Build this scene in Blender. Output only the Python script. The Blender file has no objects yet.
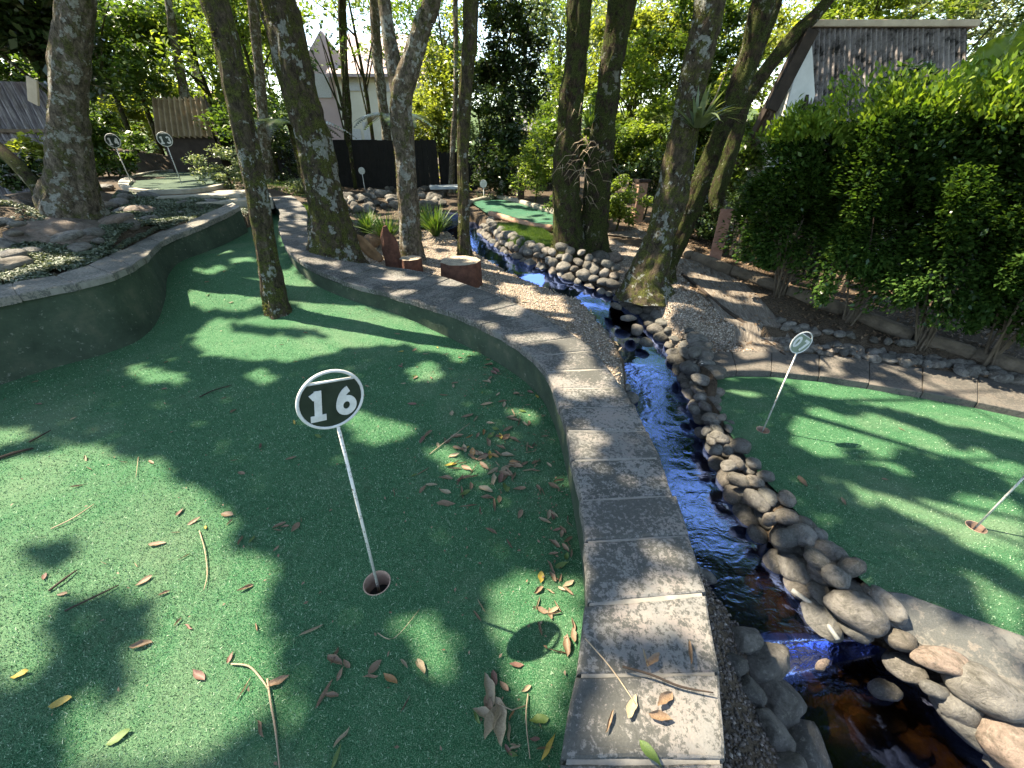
import bpy, bmesh, math, random
import numpy as np
from mathutils import Vector, Matrix, noise, geometry
random.seed(7); rng = np.random.default_rng(7)
R = math.radians
scene = bpy.context.scene
COL = scene.collection

# ------------------------------------------------------------------ camera
F = 400.0; TH = R(31); CT, ST = math.cos(TH), math.sin(TH); CAMZ = 1.6
cam = bpy.data.objects.new("camera", bpy.data.cameras.new("camera")); COL.objects.link(cam)
cam.location = (0, 0, CAMZ); cam.rotation_euler = (R(90) - TH, 0, 0)
cam.data.sensor_width = 36; cam.data.lens = F / 1024 * 36; cam.data.clip_start = .05; cam.data.clip_end = 3000
scene.camera = cam

def ray(px, py):
    u, v = px - 512, py - 384
    return u, F * CT - v * ST, F * ST + v * CT
def P(px, py, z=0.0):
    u, f, d = ray(px, py); t = (CAMZ - z) / d
    return Vector((u * t, f * t, z))
def PD(px, py, y):
    u, f, d = ray(px, py); t = y / f
    return Vector((u * t, y, CAMZ - d * t))
def depth(p): return p[1] * CT + (CAMZ - p[2]) * ST
def mpp(p): return depth(p) / F            # metres per pixel at a point

# ------------------------------------------------------------------ materials
class NT:
    def __init__(s, name):
        s.m = bpy.data.materials.new(name); s.m.use_nodes = True
        s.t = s.m.node_tree; s.t.nodes.clear()
        s.out = s.n('ShaderNodeOutputMaterial')
    def n(s, typ, **kw):
        nd = s.t.nodes.new(typ)
        for k, v in kw.items():
            if hasattr(nd, k) and not k.startswith('i_'): setattr(nd, k, v)
        return nd
    def l(s, a, b): s.t.links.new(a, b)
    def coord(s, kind='Object', scale=(1, 1, 1)):
        tc = s.n('ShaderNodeTexCoord'); mp = s.n('ShaderNodeMapping'); mp.inputs['Scale'].default_value = scale
        s.l(tc.outputs[kind], mp.inputs['Vector']); return mp.outputs[0]
    def geopos(s): return s.n('ShaderNodeNewGeometry').outputs['Position']
    def noise(s, vec, scale, detail=6, rough=.6, dist=0):
        nd = s.n('ShaderNodeTexNoise'); nd.inputs['Scale'].default_value = scale; nd.inputs['Detail'].default_value = detail
        nd.inputs['Roughness'].default_value = rough; nd.inputs['Distortion'].default_value = dist
        if vec is not None: s.l(vec, nd.inputs['Vector'])
        return nd.outputs['Fac']
    def voro(s, vec, scale, feature='F1', out='Distance', rnd=1):
        nd = s.n('ShaderNodeTexVoronoi'); nd.feature = feature; nd.inputs['Scale'].default_value = scale
        nd.inputs['Randomness'].default_value = rnd
        if vec is not None: s.l(vec, nd.inputs['Vector'])
        return nd.outputs[out]
    def ramp(s, fac, stops, interp='LINEAR'):
        nd = s.n('ShaderNodeValToRGB'); cr = nd.color_ramp; cr.interpolation = interp
        while len(cr.elements) < len(stops): cr.elements.new(.5)
        for e, (p, c) in zip(cr.elements, stops):
            e.position = p; e.color = (c[0], c[1], c[2], 1) if hasattr(c, '__len__') else (c, c, c, 1)
        s.l(fac, nd.inputs['Fac']); return nd.outputs['Color']
    def mix(s, fac, a, b, mode='MIX'):
        nd = s.n('ShaderNodeMixRGB'); nd.blend_type = mode
        for i, v in ((0, fac), (1, a), (2, b)):
            if isinstance(v, (int, float)): nd.inputs[i].default_value = v
            elif isinstance(v, tuple): nd.inputs[i].default_value = (*v[:3], 1)
            else: s.l(v, nd.inputs[i])
        return nd.outputs[0]
    def math(s, op, a, b=0.0):
        nd = s.n('ShaderNodeMath'); nd.operation = op
        for i, v in ((0, a), (1, b)):
            if isinstance(v, (int, float)): nd.inputs[i].default_value = v
            else: s.l(v, nd.inputs[i])
        return nd.outputs[0]
    def bump(s, h, strength=.5, dist=.02, prev=None):
        nd = s.n('ShaderNodeBump'); nd.inputs['Strength'].default_value = strength; nd.inputs['Distance'].default_value = dist
        s.l(h, nd.inputs['Height'])
        if prev is not None: s.l(prev, nd.inputs['Normal'])
        return nd.outputs[0]
    def bsdf(s, col, rough=.8, normal=None, metal=0, spec=.5, **kw):
        nd = s.n('ShaderNodeBsdfPrincipled')
        for k, v in (('Base Color', col), ('Roughness', rough), ('Metallic', metal), ('Specular IOR Level', spec)):
            if isinstance(v, (int, float)): nd.inputs[k].default_value = v
            elif isinstance(v, tuple): nd.inputs[k].default_value = (*v[:3], 1)
            else: s.l(v, nd.inputs[k])
        if normal is not None: s.l(normal, nd.inputs['Normal'])
        s.l(nd.outputs[0], s.out.inputs[0]); return nd

M = {}
def simple(name, c1, c2, scale=8, rough=.85, bstr=.3, bdist=.01, metal=0, spec=.3, coord='Object'):
    t = NT(name); v = t.coord(coord); nz = t.noise(v, scale, 8, .65)
    col = t.ramp(nz, [(.3, c1), (.7, c2)]); fine = t.noise(v, scale * 6, 6, .7)
    t.bsdf(col, rough, t.bump(fine, bstr, bdist), metal, spec); M[name] = t.m; return t.m

# synthetic turf: short pile, worn pale fibres
def mk_turf(name, a, b, c):
    t = NT(name); v = t.geopos()
    big = t.noise(v, 1.3, 5, .6); fine = t.noise(v, 260, 3, .7); mid = t.noise(v, 38, 5, .7)
    col = t.ramp(fine, [(.3, a), (.5, b), (.72, c)])
    col = t.mix(t.ramp(big, [(.35, 0), (.7, .45)]), col, tuple(x * .72 for x in b))
    col = t.mix(t.ramp(mid, [(.55, 0), (.8, .35)]), col, c)
    wear = t.noise(v, .75, 6, .7, .5); col = t.mix(t.ramp(wear, [(.50, 0), (.66, .35)]), col, (.16, .20, .13)); dirt = t.noise(v, 5.5, 8, .78); col = t.mix(t.ramp(dirt, [(.58, 0), (.72, .45)]), col, (.035, .045, .022))
    n = t.bump(fine, .9, .006); n = t.bump(mid, .35, .01, n)
    t.bsdf(col, .9, n, 0, .15); M[name] = t.m
mk_turf('turf', (.006, .042, .016), (.022, .108, .045), (.26, .36, .22))
mk_turf('turf_far', (.014, .055, .035), (.03, .11, .065), (.10, .20, .14))
mk_turf('turf_dull', (.02, .035, .022), (.045, .075, .05), (.10, .13, .10))
# fibres
t = NT('fibre'); rnd = t.n('ShaderNodeNewGeometry').outputs['Random Per Island']
col = t.ramp(rnd, [(0, (.006, .048, .018)), (.45, (.022, .118, .048)), (.75, (.085, .23, .11)), (.9, (.24, .36, .22)), (1, (.38, .47, .34))])
v = t.geopos(); wear = t.noise(v, .75, 6, .7, .5); col = t.mix(t.ramp(wear, [(.50, 0), (.66, .4)]), col, (.22, .28, .19)); dirt = t.noise(v, 5.5, 8, .78); col = t.mix(t.ramp(dirt, [(.56, 0), (.70, .55)]), col, (.035, .05, .022))
t.bsdf(col, .65, None, 0, .25); M['fibre'] = t.m

# ground
t = NT('ground'); v = t.geopos()
at = t.n('ShaderNodeAttribute'); at.attribute_name = 'zone'
vd = t.voro(v, 55); vc = t.n('ShaderNodeTexVoronoi'); vc.inputs['Scale'].default_value = 55; t.l(v, vc.inputs['Vector'])
peb = t.ramp(vc.outputs['Color'], [(.1, (.13, .105, .085)), (.45, (.26, .22, .18)), (.75, (.40, .35, .29)), (.95, (.22, .15, .10))])
peb = t.mix(t.ramp(vd, [(.35, 0), (.7, .75)]), peb, (.07, .055, .04))
big = t.noise(v, 2.2, 6, .65)
peb = t.mix(t.ramp(big, [(.4, 0), (.7, .6)]), peb, (.19, .14, .10))
vs = t.noise(v, 30, 8, .75); soil = t.ramp(vs, [(.3, (.030, .023, .016)), (.6, (.085, .062, .042)), (.8, (.17, .13, .09))])
col = t.mix(at.outputs['Fac'], peb, soil)
n = t.bump(vd, .8, .012); n = t.bump(vs, .5, .02, n)
t.bsdf(col, .92, n, 0, .2); M['ground'] = t.m

# coping: pale sandstone mottled with dark lichen
def mk_stone(name, pale, dark, pink, cover=.5, sc=1.0):
    t = NT(name); v = t.geopos(); oi = t.n('ShaderNodeObjectInfo')
    blotch = t.noise(v, 62 * sc, 9, .76, .25); large = t.noise(v, 3.1, 4, .6); tiny = t.noise(v, 160, 5, .7)
    thr = t.math('ADD', blotch, t.math('MULTIPLY', t.math('SUBTRACT', large, .5), .55))
    mk = t.ramp(thr, [(cover - .03, 0), (cover + .03, 1)])
    base = t.mix(t.ramp(t.noise(v, 9, 5, .6), [(.4, 0), (.65, 1)]), pale, pink)
    base = t.mix(t.ramp(tiny, [(.35, .35), (.65, 0)]), base, tuple(x * .55 for x in pale))
    col = t.mix(mk, base, t.mix(t.ramp(tiny, [(.4, 0), (.7, .6)]), dark, tuple(x * 1.9 for x in dark)))
    col = t.mix(t.math('MULTIPLY', oi.outputs['Random'], .35), col, tuple(x * .45 for x in pale))
    n = t.bump(t.noise(v, 24, 8, .7), .45, .012); n = t.bump(tiny, .5, .004, n)
    t.bsdf(col, .9, n, 0, .25); M[name] = t.m
mk_stone('coping', (.18, .175, .163), (.048, .049, .044), (.215, .185, .165), .49)
mk_stone('coping_far', (.21, .20, .17), (.08, .08, .07), (.23, .20, .165), .50, .8)
mk_stone('paver', (.125, .115, .10), (.055, .052, .046), (.15, .125, .105), .5, .7)
mk_stone('slab_grey', (.13, .13, .12), (.06, .063, .06), (.16, .14, .12), .5, .35)

t = NT('painted_wall'); v = t.geopos(); nz = t.noise(v, 4, 8, .7); f2 = t.noise(v, 26, 8, .7)
col = t.ramp(nz, [(.3, (.022, .035, .022)), (.55, (.040, .060, .038)), (.75, (.085, .09, .06))])
col = t.mix(t.ramp(f2, [(.60, 0), (.68, .55)]), col, (.22, .22, .18))
t.bsdf(col, .85, t.bump(f2, .4, .01), 0, .25); M['painted_wall'] = t.m

# mossy bark with pale lichen
def mk_bark(name, brown, moss, lichen, mossamt=.5, lich=.62):
    t = NT(name); v = t.geopos()
    mp = t.n('ShaderNodeMapping'); mp.inputs['Scale'].default_value = (1, 1, .5); t.l(v, mp.inputs['Vector']); w = mp.outputs[0]
    ridg = t.noise(w, 24, 10, .82, .5); b2 = t.noise(v, 9, 8, .75, .4); l1 = t.noise(v, 11, 6, .65, .3); l2 = t.noise(v, 2.6, 3, .5); l3 = t.noise(v, 34, 6, .7)
    col = t.ramp(ridg, [(.38, tuple(x * .22 for x in brown)), (.5, brown), (.64, tuple(x * 2.4 for x in brown))])
    mossc = t.ramp(t.noise(v, 70, 6, .8), [(.38, tuple(x * .25 for x in moss)), (.62, tuple(x * 1.9 for x in moss))])
    col = t.mix(t.ramp(b2, [(mossamt - .03, 0), (mossamt + .05, .95)]), col, mossc)
    la = t.math('ADD', t.math('ADD', l1, t.math('MULTIPLY', t.math('SUBTRACT', l2, .5), .7)), t.math('MULTIPLY', t.math('SUBTRACT', l3, .5), .35))
    col = t.mix(t.ramp(la, [(lich, 0), (lich + .02, .9)]), col, t.ramp(l3, [(.35, tuple(x * .5 for x in lichen)), (.6, lichen)]))
    n = t.bump(ridg, 1, .09); n = t.bump(t.noise(v, 90, 6, .75), .9, .02, n)
    t.bsdf(col, .95, n, 0, .15); M[name] = t.m
mk_bark('bark', (.080, .062, .042), (.085, .092, .024), (.40, .41, .36), .50, .60)
mk_bark('bark_light', (.16, .13, .095), (.095, .10, .035), (.46, .46, .40), .54, .575)
mk_bark('bark_dark', (.05, .036, .024), (.055, .068, .018), (.28, .28, .22), .47, .66)

# foliage: colour varies leaf by leaf, light passes through
def mk_leaf(name, cols, gloss=.35, trans=.45, tcol=None):
    t = NT(name); g = t.n('ShaderNodeNewGeometry'); rnd = g.outputs['Random Per Island']
    col = t.ramp(rnd, [(i / (len(cols) - 1), c) for i, c in enumerate(cols)])
    big = t.noise(g.outputs['Position'], 1.6, 3, .5)
    col = t.mix(t.ramp(big, [(.35, .45), (.65, 0)]), col, tuple(x * .6 for x in cols[0]))
    d = t.n('ShaderNodeBsdfPrincipled'); d.inputs['Roughness'].default_value = gloss; d.inputs['Specular IOR Level'].default_value = .45
    t.l(col, d.inputs['Base Color'])
    tr = t.n('ShaderNodeBsdfTranslucent'); t.l(t.mix(1, col, tcol or (1.0, 1.0, .45), 'MULTIPLY'), tr.inputs['Color'])
    # brighten transmitted tone a little: leaves transmit yellow-green
    ms = t.n('ShaderNodeMixShader'); ms.inputs[0].default_value = trans
    t.l(d.outputs[0], ms.inputs[1]); t.l(tr.outputs[0], ms.inputs[2]); t.l(ms.outputs[0], t.out.inputs[0]); M[name] = t.m
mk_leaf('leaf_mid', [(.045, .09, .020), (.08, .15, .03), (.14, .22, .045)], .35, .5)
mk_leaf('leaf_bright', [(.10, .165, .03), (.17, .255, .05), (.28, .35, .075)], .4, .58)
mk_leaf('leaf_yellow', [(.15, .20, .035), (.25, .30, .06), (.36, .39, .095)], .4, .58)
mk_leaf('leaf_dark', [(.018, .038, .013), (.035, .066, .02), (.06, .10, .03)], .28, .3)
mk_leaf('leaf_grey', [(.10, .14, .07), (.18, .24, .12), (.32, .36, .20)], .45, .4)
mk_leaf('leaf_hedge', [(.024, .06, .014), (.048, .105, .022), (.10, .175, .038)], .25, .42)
mk_leaf('leaf_new_lit', [(.10, .19, .025), (.18, .29, .04), (.32, .42, .075)], .35, .5)
mk_leaf('leaf_cover', [(.05, .085, .05), (.12, .155, .10), (.28, .31, .24)], .6, .2)
mk_leaf('leaf_grass', [(.04, .10, .02), (.09, .17, .03), (.17, .24, .06)], .5, .35)

mk_leaf('moss', [(.035, .045, .010), (.075, .09, .018), (.15, .17, .04)], .8, .3)
# river stone
def mk_rock(name, cols, wet=.6, bs=.4):
    t = NT(name); oi = t.n('ShaderNodeObjectInfo'); v = t.coord('Object')
    off = t.n('ShaderNodeVectorMath'); off.operation = 'ADD'; t.l(v, off.inputs[0])
    cx = t.n('ShaderNodeCombineXYZ'); t.l(t.math('MULTIPLY', oi.outputs['Random'], 31.0), cx.inputs[0]); t.l(cx.outputs[0], off.inputs[1]); v = off.outputs[0]
    base = t.ramp(oi.outputs['Random'], [(i / (len(cols) - 1), c) for i, c in enumerate(cols)])
    nz = t.noise(v, 3.2, 10, .78, .6); f = t.noise(v, 13, 10, .8)
    col = t.mix(t.ramp(nz, [(.36, .8), (.56, 0)]), base, (.040, .038, .028))
    col = t.mix(t.ramp(f, [(.54, 0), (.64, .55)]), col, (.32, .30, .25)); col = t.mix(t.ramp(f, [(.36, .7), (.45, 0)]), col, (.03, .028, .022))
    t.bsdf(col, wet, t.bump(f, bs, .12, t.bump(nz, .6, .2)), 0, .35); M[name] = t.m
mk_rock('river_rock', [(.10, .098, .088), (.165, .16, .145), (.13, .115, .10), (.21, .20, .18), (.085, .085, .078), (.16, .14, .115), (.19, .19, .172)])
mk_rock('pale_rock', [(.22, .205, .18), (.29, .27, .24), (.18, .17, .15), (.26, .22, .18)], .85)
mk_rock('dark_rock', [(.075, .07, .062), (.12, .11, .095), (.17, .155, .135), (.06, .058, .052)], .8)
mk_rock('tan_boulder', [(.23, .175, .14), (.27, .205, .165)], .8)
mk_rock('orange_rock', [(.26, .15, .08), (.30, .18, .10)], .8)

simple('white_paint', (.42, .42, .39), (.62, .62, .59), 30, .55, .15, .002)
t = NT('flaked_pole'); v = t.geopos(); nz = t.noise(v, 70, 6, .75)
col = t.ramp(nz, [(.56, (.56, .55, .50)), (.60, (.14, .085, .05))]); t.bsdf(col, .6, t.bump(nz, .2, .002)); M['flaked_pole'] = t.m
simple('sign_dark', (.010, .020, .013), (.022, .036, .024), 18, .45, .1, .002)
simple('sign_pale', (.13, .17, .12), (.22, .26, .19), 18, .5, .1, .002)
simple('mortar', (.16, .15, .13), (.24, .225, .195), 30, .95, .4, .004)
simple('cup_clay', (.26, .17, .12), (.42, .29, .22), 20, .8, .2, .003)
simple('cup_shade', (.006, .006, .005), (.02, .018, .015), 5, .9)
simple('red_bark', (.06, .028, .018), (.17, .07, .045), 14, .9, 1, .03)
simple('red_wood', (.26, .12, .085), (.44, .24, .18), 12, .8, .5, .01)
simple('cut_wood', (.30, .23, .15), (.48, .39, .28), 10, .85, .5, .008)
simple('orange_wood', (.16, .09, .045), (.38, .22, .11), 8, .85, .6, .01)
simple('log_grey', (.075, .06, .045), (.19, .15, .11), 9, .9, .8, .02)
simple('black_fence', (.006, .006, .005), (.016, .014, .012), 6, .8, .3, .01)
simple('dark_timber', (.02, .014, .01), (.05, .035, .025), 6, .85)
simple('tan_roof', (.17, .115, .065), (.33, .25, .155), 3, .8, .3, .01)
simple('beige_fascia', (.34, .27, .19), (.52, .43, .31), 4, .7)
simple('pink_wall', (.50, .37, .33), (.58, .44, .40), 2, .9)
simple('cream_wall', (.62, .58, .44), (.70, .66, .52), 2, .9)
simple('roof_tile', (.36, .27, .25), (.50, .39, .36), 5, .8)
t = NT('pale_tin'); v = t.geopos(); mp = t.n('ShaderNodeMapping'); mp.inputs['Scale'].default_value = (6, 6, .5); t.l(v, mp.inputs['Vector']); a = t.noise(mp.outputs[0], 7, 8, .8); b = t.noise(v, 5, 6, .7)
col = t.ramp(a, [(.38, (.05, .045, .06)), (.5, (.17, .16, .18)), (.62, (.40, .39, .40))]); col = t.mix(t.ramp(b, [(.5, 0), (.65, .6)]), col, (.12, .10, .08)); t.bsdf(col, .7, t.bump(a, .4, .01)); M['pale_tin'] = t.m
simple('white_wall', (.50, .50, .47), (.70, .69, .65), 3, .85)
simple('brick', (.25, .14, .09), (.40, .25, .17), 14, .9, .5, .01)
simple('moss_stone', (.19, .18, .14), (.34, .31, .25), 8, .9, .4, .01)
simple('dry_root', (.20, .15, .10), (.36, .28, .19), 10, .9)
simple('glass_dark', (.02, .025, .03), (.04, .05, .06), 3, .1, 0, 0, 0, .8)
simple('blue_ledge', (.22, .27, .31), (.38, .43, .46), 6, .25, .2, .01)
simple('white_pipe', (.20, .20, .18), (.32, .32, .29), 12, .5)
# corrugated roof streaked with moss
t = NT('streaked_roof'); v = t.geopos(); nz = t.noise(v, 5, 8, .75); f = t.noise(v, 34, 6, .8)
col = t.ramp(nz, [(.42, (.30, .27, .26)), (.53, (.17, .15, .145)), (.60, (.03, .028, .025))])
col = t.mix(t.ramp(f, [(.6, 0), (.7, .5)]), col, (.25, .21, .18)); t.bsdf(col, .9, t.bump(f, .4, .01), 0, .2); M['streaked_roof'] = t.m
# path of tamped mulch and sand
t = NT('path_surface'); v = t.geopos(); mp = t.n('ShaderNodeMapping'); mp.inputs['Rotation'].default_value = (0, 0, R(-52)); mp.inputs['Scale'].default_value = (5, 1, 1)
t.l(v, mp.inputs['Vector']); a = t.noise(mp.outputs[0], 9, 8, .75, .5); b = t.noise(v, 3, 5, .6); c = t.noise(v, 70, 6, .8)
col = t.ramp(a, [(.32, (.045, .036, .028)), (.52, (.15, .125, .10)), (.7, (.30, .26, .21))]); col = t.mix(t.ramp(c, [(.5, 0), (.75, .6)]), col, (.05, .04, .03))
t.bsdf(col, .95, t.bump(a, .7, .015, t.bump(c, .5, .008))); M['path_surface'] = t.m
# leaf litter colours
def mk_dead(name, a, b):
    t = NT(name); v = t.coord('Object'); oi = t.n('ShaderNodeObjectInfo'); nz = t.noise(v, 26, 6, .7)
    col = t.ramp(nz, [(.35, a), (.65, b)]); col = t.mix(t.math('MULTIPLY', oi.outputs['Random'], .5), col, tuple(x * .5 for x in b))
    d = t.n('ShaderNodeBsdfPrincipled'); d.inputs['Roughness'].default_value = .6; t.l(col, d.inputs['Base Color'])
    tr = t.n('ShaderNodeBsdfTranslucent'); t.l(col, tr.inputs[0]); ms = t.n('ShaderNodeMixShader'); ms.inputs[0].default_value = .25
    t.l(d.outputs[0], ms.inputs[1]); t.l(tr.outputs[0], ms.inputs[2]); t.l(ms.outputs[0], t.out.inputs[0]); M[name] = t.m
mk_dead('dead_brown', (.12, .075, .045), (.30, .20, .125)); mk_dead('dead_tan', (.24, .18, .11), (.42, .34, .22))
mk_dead('dead_yellow', (.30, .21, .04), (.48, .36, .07)); mk_dead('dead_orange', (.26, .13, .05), (.40, .22, .09))
mk_dead('dead_red', (.12, .06, .045), (.24, .13, .10)); mk_dead('leaf_fallen_green', (.05, .11, .025), (.12, .18, .04))
# water
t = NT('stream_water'); v = t.geopos()
mp = t.n('ShaderNodeMapping'); mp.inputs['Scale'].default_value = (.8, 1.25, 1); t.l(v, mp.inputs['Vector'])
w1 = t.noise(mp.outputs[0], 9, 3, .5, .5); w2 = t.noise(v, 34, 4, .6, .8)
at = t.n('ShaderNodeAttribute'); at.attribute_name = 'rough'
st = t.math('MULTIPLY', at.outputs['Fac'], 1.0)
nb = t.n('ShaderNodeBump'); nb.inputs['Distance'].default_value = .014; t.l(w1, nb.inputs['Height']); t.l(st, nb.inputs['Strength'])
nb2 = t.n('ShaderNodeBump'); nb2.inputs['Distance'].default_value = .0022; t.l(w2, nb2.inputs['Height']); t.l(st, nb2.inputs['Strength']); t.l(nb.outputs[0], nb2.inputs['Normal'])
fr = t.n('ShaderNodeFresnel'); fr.inputs['IOR'].default_value = 1.5; t.l(nb2.outputs[0], fr.inputs['Normal'])
gl = t.n('ShaderNodeBsdfGlossy'); gl.inputs['Roughness'].default_value = .03; gl.inputs['Color'].default_value = (.34, .48, 1, 1); t.l(nb2.outputs[0], gl.inputs['Normal'])  # gloss tinted blue to deepen the reflected sky
tr = t.n('ShaderNodeBsdfTransparent'); tr.inputs['Color'].default_value = (.22, .16, .09, 1)
ms = t.n('ShaderNodeMixShader'); t.l(fr.outputs[0], ms.inputs[0]); t.l(tr.outputs[0], ms.inputs[1]); t.l(gl.outputs[0], ms.inputs[2]); t.l(ms.outputs[0], t.out.inputs[0])
M['water'] = t.m

# ------------------------------------------------------------------ object helpers
def link(o, parent=None):
    COL.objects.link(o)
    if parent is not None: o.parent = parent
    return o
def tag(o, label=None, cat=None, group=None, kind=None):
    if label: o['label'] = label
    if cat: o['category'] = cat
    if group: o['group'] = group
    if kind: o['kind'] = kind
    return o
def empty(name, loc=(0, 0, 0), label=None, cat=None, group=None):
    o = bpy.data.objects.new(name, None); o.empty_display_size = .1; link(o); o.location = loc
    return tag(o, label, cat, group)
def mesh(name, verts, faces, mat, parent=None, smooth=False):
    """verts in world space; if parent is an Empty the mesh is stored relative to it"""
    off = Vector(parent_loc(parent)) if parent is not None else Vector((0, 0, 0))
    me = bpy.data.meshes.new(name)
    me.from_pydata([tuple(Vector(v) - off) for v in verts], [], faces); me.materials.append(M[mat] if isinstance(mat, str) else mat)
    if smooth: me.polygons.foreach_set('use_smooth', [True] * len(me.polygons))
    me.update(); return link(bpy.data.objects.new(name, me), parent)
def parent_loc(p):
    v = Vector((0, 0, 0))
    while p is not None: v += p.location; p = p.parent
    return v
def fastmesh(name, V, nper, mat, parent=None, smooth=False):
    """V: (N*nper,3) array, N separate polygons of nper corners"""
    off = np.array(parent_loc(parent)); V = (V - off).astype(np.float32); n = len(V) // nper
    me = bpy.data.meshes.new(name); me.vertices.add(len(V)); me.vertices.foreach_set('co', V.ravel())
    me.loops.add(len(V)); me.loops.foreach_set('vertex_index', np.arange(len(V), dtype=np.int32))
    me.polygons.add(n); me.polygons.foreach_set('loop_start', np.arange(0, len(V), nper, dtype=np.int32))
    try: me.polygons.foreach_set('loop_total', np.full(n, nper, dtype=np.int32))
    except Exception: pass
    me.materials.append(M[mat]); me.update(calc_edges=True); me.validate()
    return link(bpy.data.objects.new(name, me), parent)
def box_vf(c, s, rz=0, tilt=None):
    m = Matrix.Rotation(rz, 3, 'Z')
    if tilt is not None: m = tilt @ m
    vs = [Vector(c) + m @ Vector((x * s[0] / 2, y * s[1] / 2, z * s[2] / 2)) for x in (-1, 1) for y in (-1, 1) for z in (-1, 1)]
    return vs, [(0, 1, 3, 2), (4, 6, 7, 5), (0, 4, 5, 1), (2, 3, 7, 6), (0, 2, 6, 4), (1, 5, 7, 3)]
def box(name, c, s, mat, parent=None, rz=0, tilt=None, bev=0):
    v, f = box_vf(c, s, rz, tilt); o = mesh(name, v, f, mat, parent)
    if bev: bevel(o, bev)
    return o
def bevel(o, w, seg=1):
    b = bmesh.new(); b.from_mesh(o.data); bmesh.ops.bevel(b, geom=b.edges[:], offset=w, segments=seg, affect='EDGES', clamp_overlap=True)
    b.to_mesh(o.data); b.free()
def tube_vf(pts, rad, seg=10, wob=0, seed=0, cap=True, sub=1, ridg=0):
    """swept tube through pts with radii; returns verts, faces"""
    pts = [Vector(p) for p in pts]
    if sub > 1:   # catmull-rom
        np_, nr = [], []
        for i in range(len(pts) - 1):
            p0 = pts[max(i - 1, 0)]; p1 = pts[i]; p2 = pts[i + 1]; p3 = pts[min(i + 2, len(pts) - 1)]
            for k in range(sub):
                t = k / sub
                np_.append(.5 * ((2 * p1) + (p2 - p0) * t + (2 * p0 - 5 * p1 + 4 * p2 - p3) * t * t + (3 * p1 - p0 - 3 * p2 + p3) * t ** 3))
                nr.append(rad[i] * (1 - t) + rad[i + 1] * t)
        np_.append(pts[-1]); nr.append(rad[-1]); pts, rad = np_, nr
    V, Fc = [], []
    for i, p in enumerate(pts):
        d = (pts[min(i + 1, len(pts) - 1)] - pts[max(i - 1, 0)]).normalized()
        a = Vector((1, 0, 0)) if abs(d.x) < .9 else Vector((0, 1, 0))
        a = (a - d * a.dot(d)).normalized(); b = d.cross(a)
        for k in range(seg):
            an = 2 * math.pi * k / seg
            q = a * math.cos(an) + b * math.sin(an); rr = rad[i]
            if wob:
                rr *= 1 + wob * .45 * (abs(noise.noise(Vector((q.x * 7, q.y * 7, p.z * 5 + seed)))) * -1.2 + .2) * (seg > 20) + wob * noise.noise(Vector((q.x * 1.6, q.y * 1.6, p.z * 2.2 + p.y + seed * 9.7))) + wob * .5 * noise.noise(Vector((q.x * 4, q.y * 4, p.z * 7 + seed)))
            V.append(p + q * rr)
    for i in range(len(pts) - 1):
        for k in range(seg):
            k2 = (k + 1) % seg; Fc.append((i * seg + k, i * seg + k2, (i + 1) * seg + k2, (i + 1) * seg + k))
    if cap: Fc.append(tuple(range(seg))[::-1]); Fc.append(tuple((len(pts) - 1) * seg + k for k in range(seg)))
    return V, Fc
def tube(name, pts, rad, mat, parent=None, seg=10, wob=0, seed=0, sub=1, smooth=True):
    if isinstance(rad, (int, float)): rad = [rad] * len(pts)
    v, f = tube_vf(pts, rad, seg, wob, seed, True, sub); return mesh(name, v, f, mat, parent, smooth)
class MB:
    def __init__(s): s.v, s.f = [], []
    def add(s, vf): n = len(s.v); s.v += vf[0]; s.f += [tuple(i + n for i in fc) for fc in vf[1]]; return s
    def build(s, name, mat, parent=None, smooth=False): return mesh(name, s.v, s.f, mat, parent, smooth)

def vnoise(x, y, s, seed):
    rg = np.random.default_rng(seed); T = rg.uniform(0, 1, (64, 64)); a = np.asarray(x) / s; b = np.asarray(y) / s; i = np.floor(a).astype(int); j = np.floor(b).astype(int); fa = a - i; fb = b - j; fa = fa * fa * (3 - 2 * fa); fb = fb * fb * (3 - 2 * fb)
    g = lambda p_, q_: T[p_ % 64, q_ % 64]
    return g(i, j) * (1 - fa) * (1 - fb) + g(i + 1, j) * fa * (1 - fb) + g(i, j + 1) * (1 - fa) * fb + g(i + 1, j + 1) * fa * fb
def unit(v): return v / np.maximum(np.linalg.norm(v, axis=1, keepdims=True), 1e-9)
def leaves(C, size, up=.5, aspect=.5, droop=0, fold=.12, sizevar=.35, dirs=None, seed=None):
    """C: (N,3) leaf centres -> (4N,3) kites"""
    n = len(C); ax = rng.normal(size=(n, 3)) if dirs is None else dirs + rng.normal(size=(n, 3)) * .35
    ax[:, 2] = ax[:, 2] * .5 - droop; ax = unit(ax)
    nr = rng.normal(size=(n, 3)); nr[:, 2] = np.abs(nr[:, 2]) + up * 2.2
    sd = unit(np.cross(nr, ax)); nm = unit(np.cross(ax, sd)); s = size * (1 + rng.uniform(-sizevar, sizevar, (n, 1)))
    V = np.empty((n, 4, 3)); V[:, 0] = C - ax * s * .5; V[:, 2] = C + ax * s * .5
    mid = C - ax * s * .06 + nm * s * fold
    V[:, 1] = mid + sd * s * aspect * .5; V[:, 3] = mid - sd * s * aspect * .5
    return V.reshape(-1, 3)
def blob_points(n, c, r, nclump, cl=.32, shell=.55, squash=1, seed=0):
    """leaf positions gathered in clumps spread through an ellipsoid"""
    rg = np.random.default_rng(seed + 11)
    d = unit(rg.normal(size=(nclump, 3))); rad = rg.uniform(shell, 1, (nclump, 1)); cc = d * rad
    cr = rg.uniform(.55, 1.25, (nclump, 1)) * cl
    k = rg.integers(0, nclump, n); dd = unit(rg.normal(size=(n, 3))) * (rg.uniform(0, 1, (n, 1)) ** .5)
    pts = cc[k] + dd * cr[k] * np.array([1, 1, .75])
    return np.array(c) + pts * np.array(r)

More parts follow.
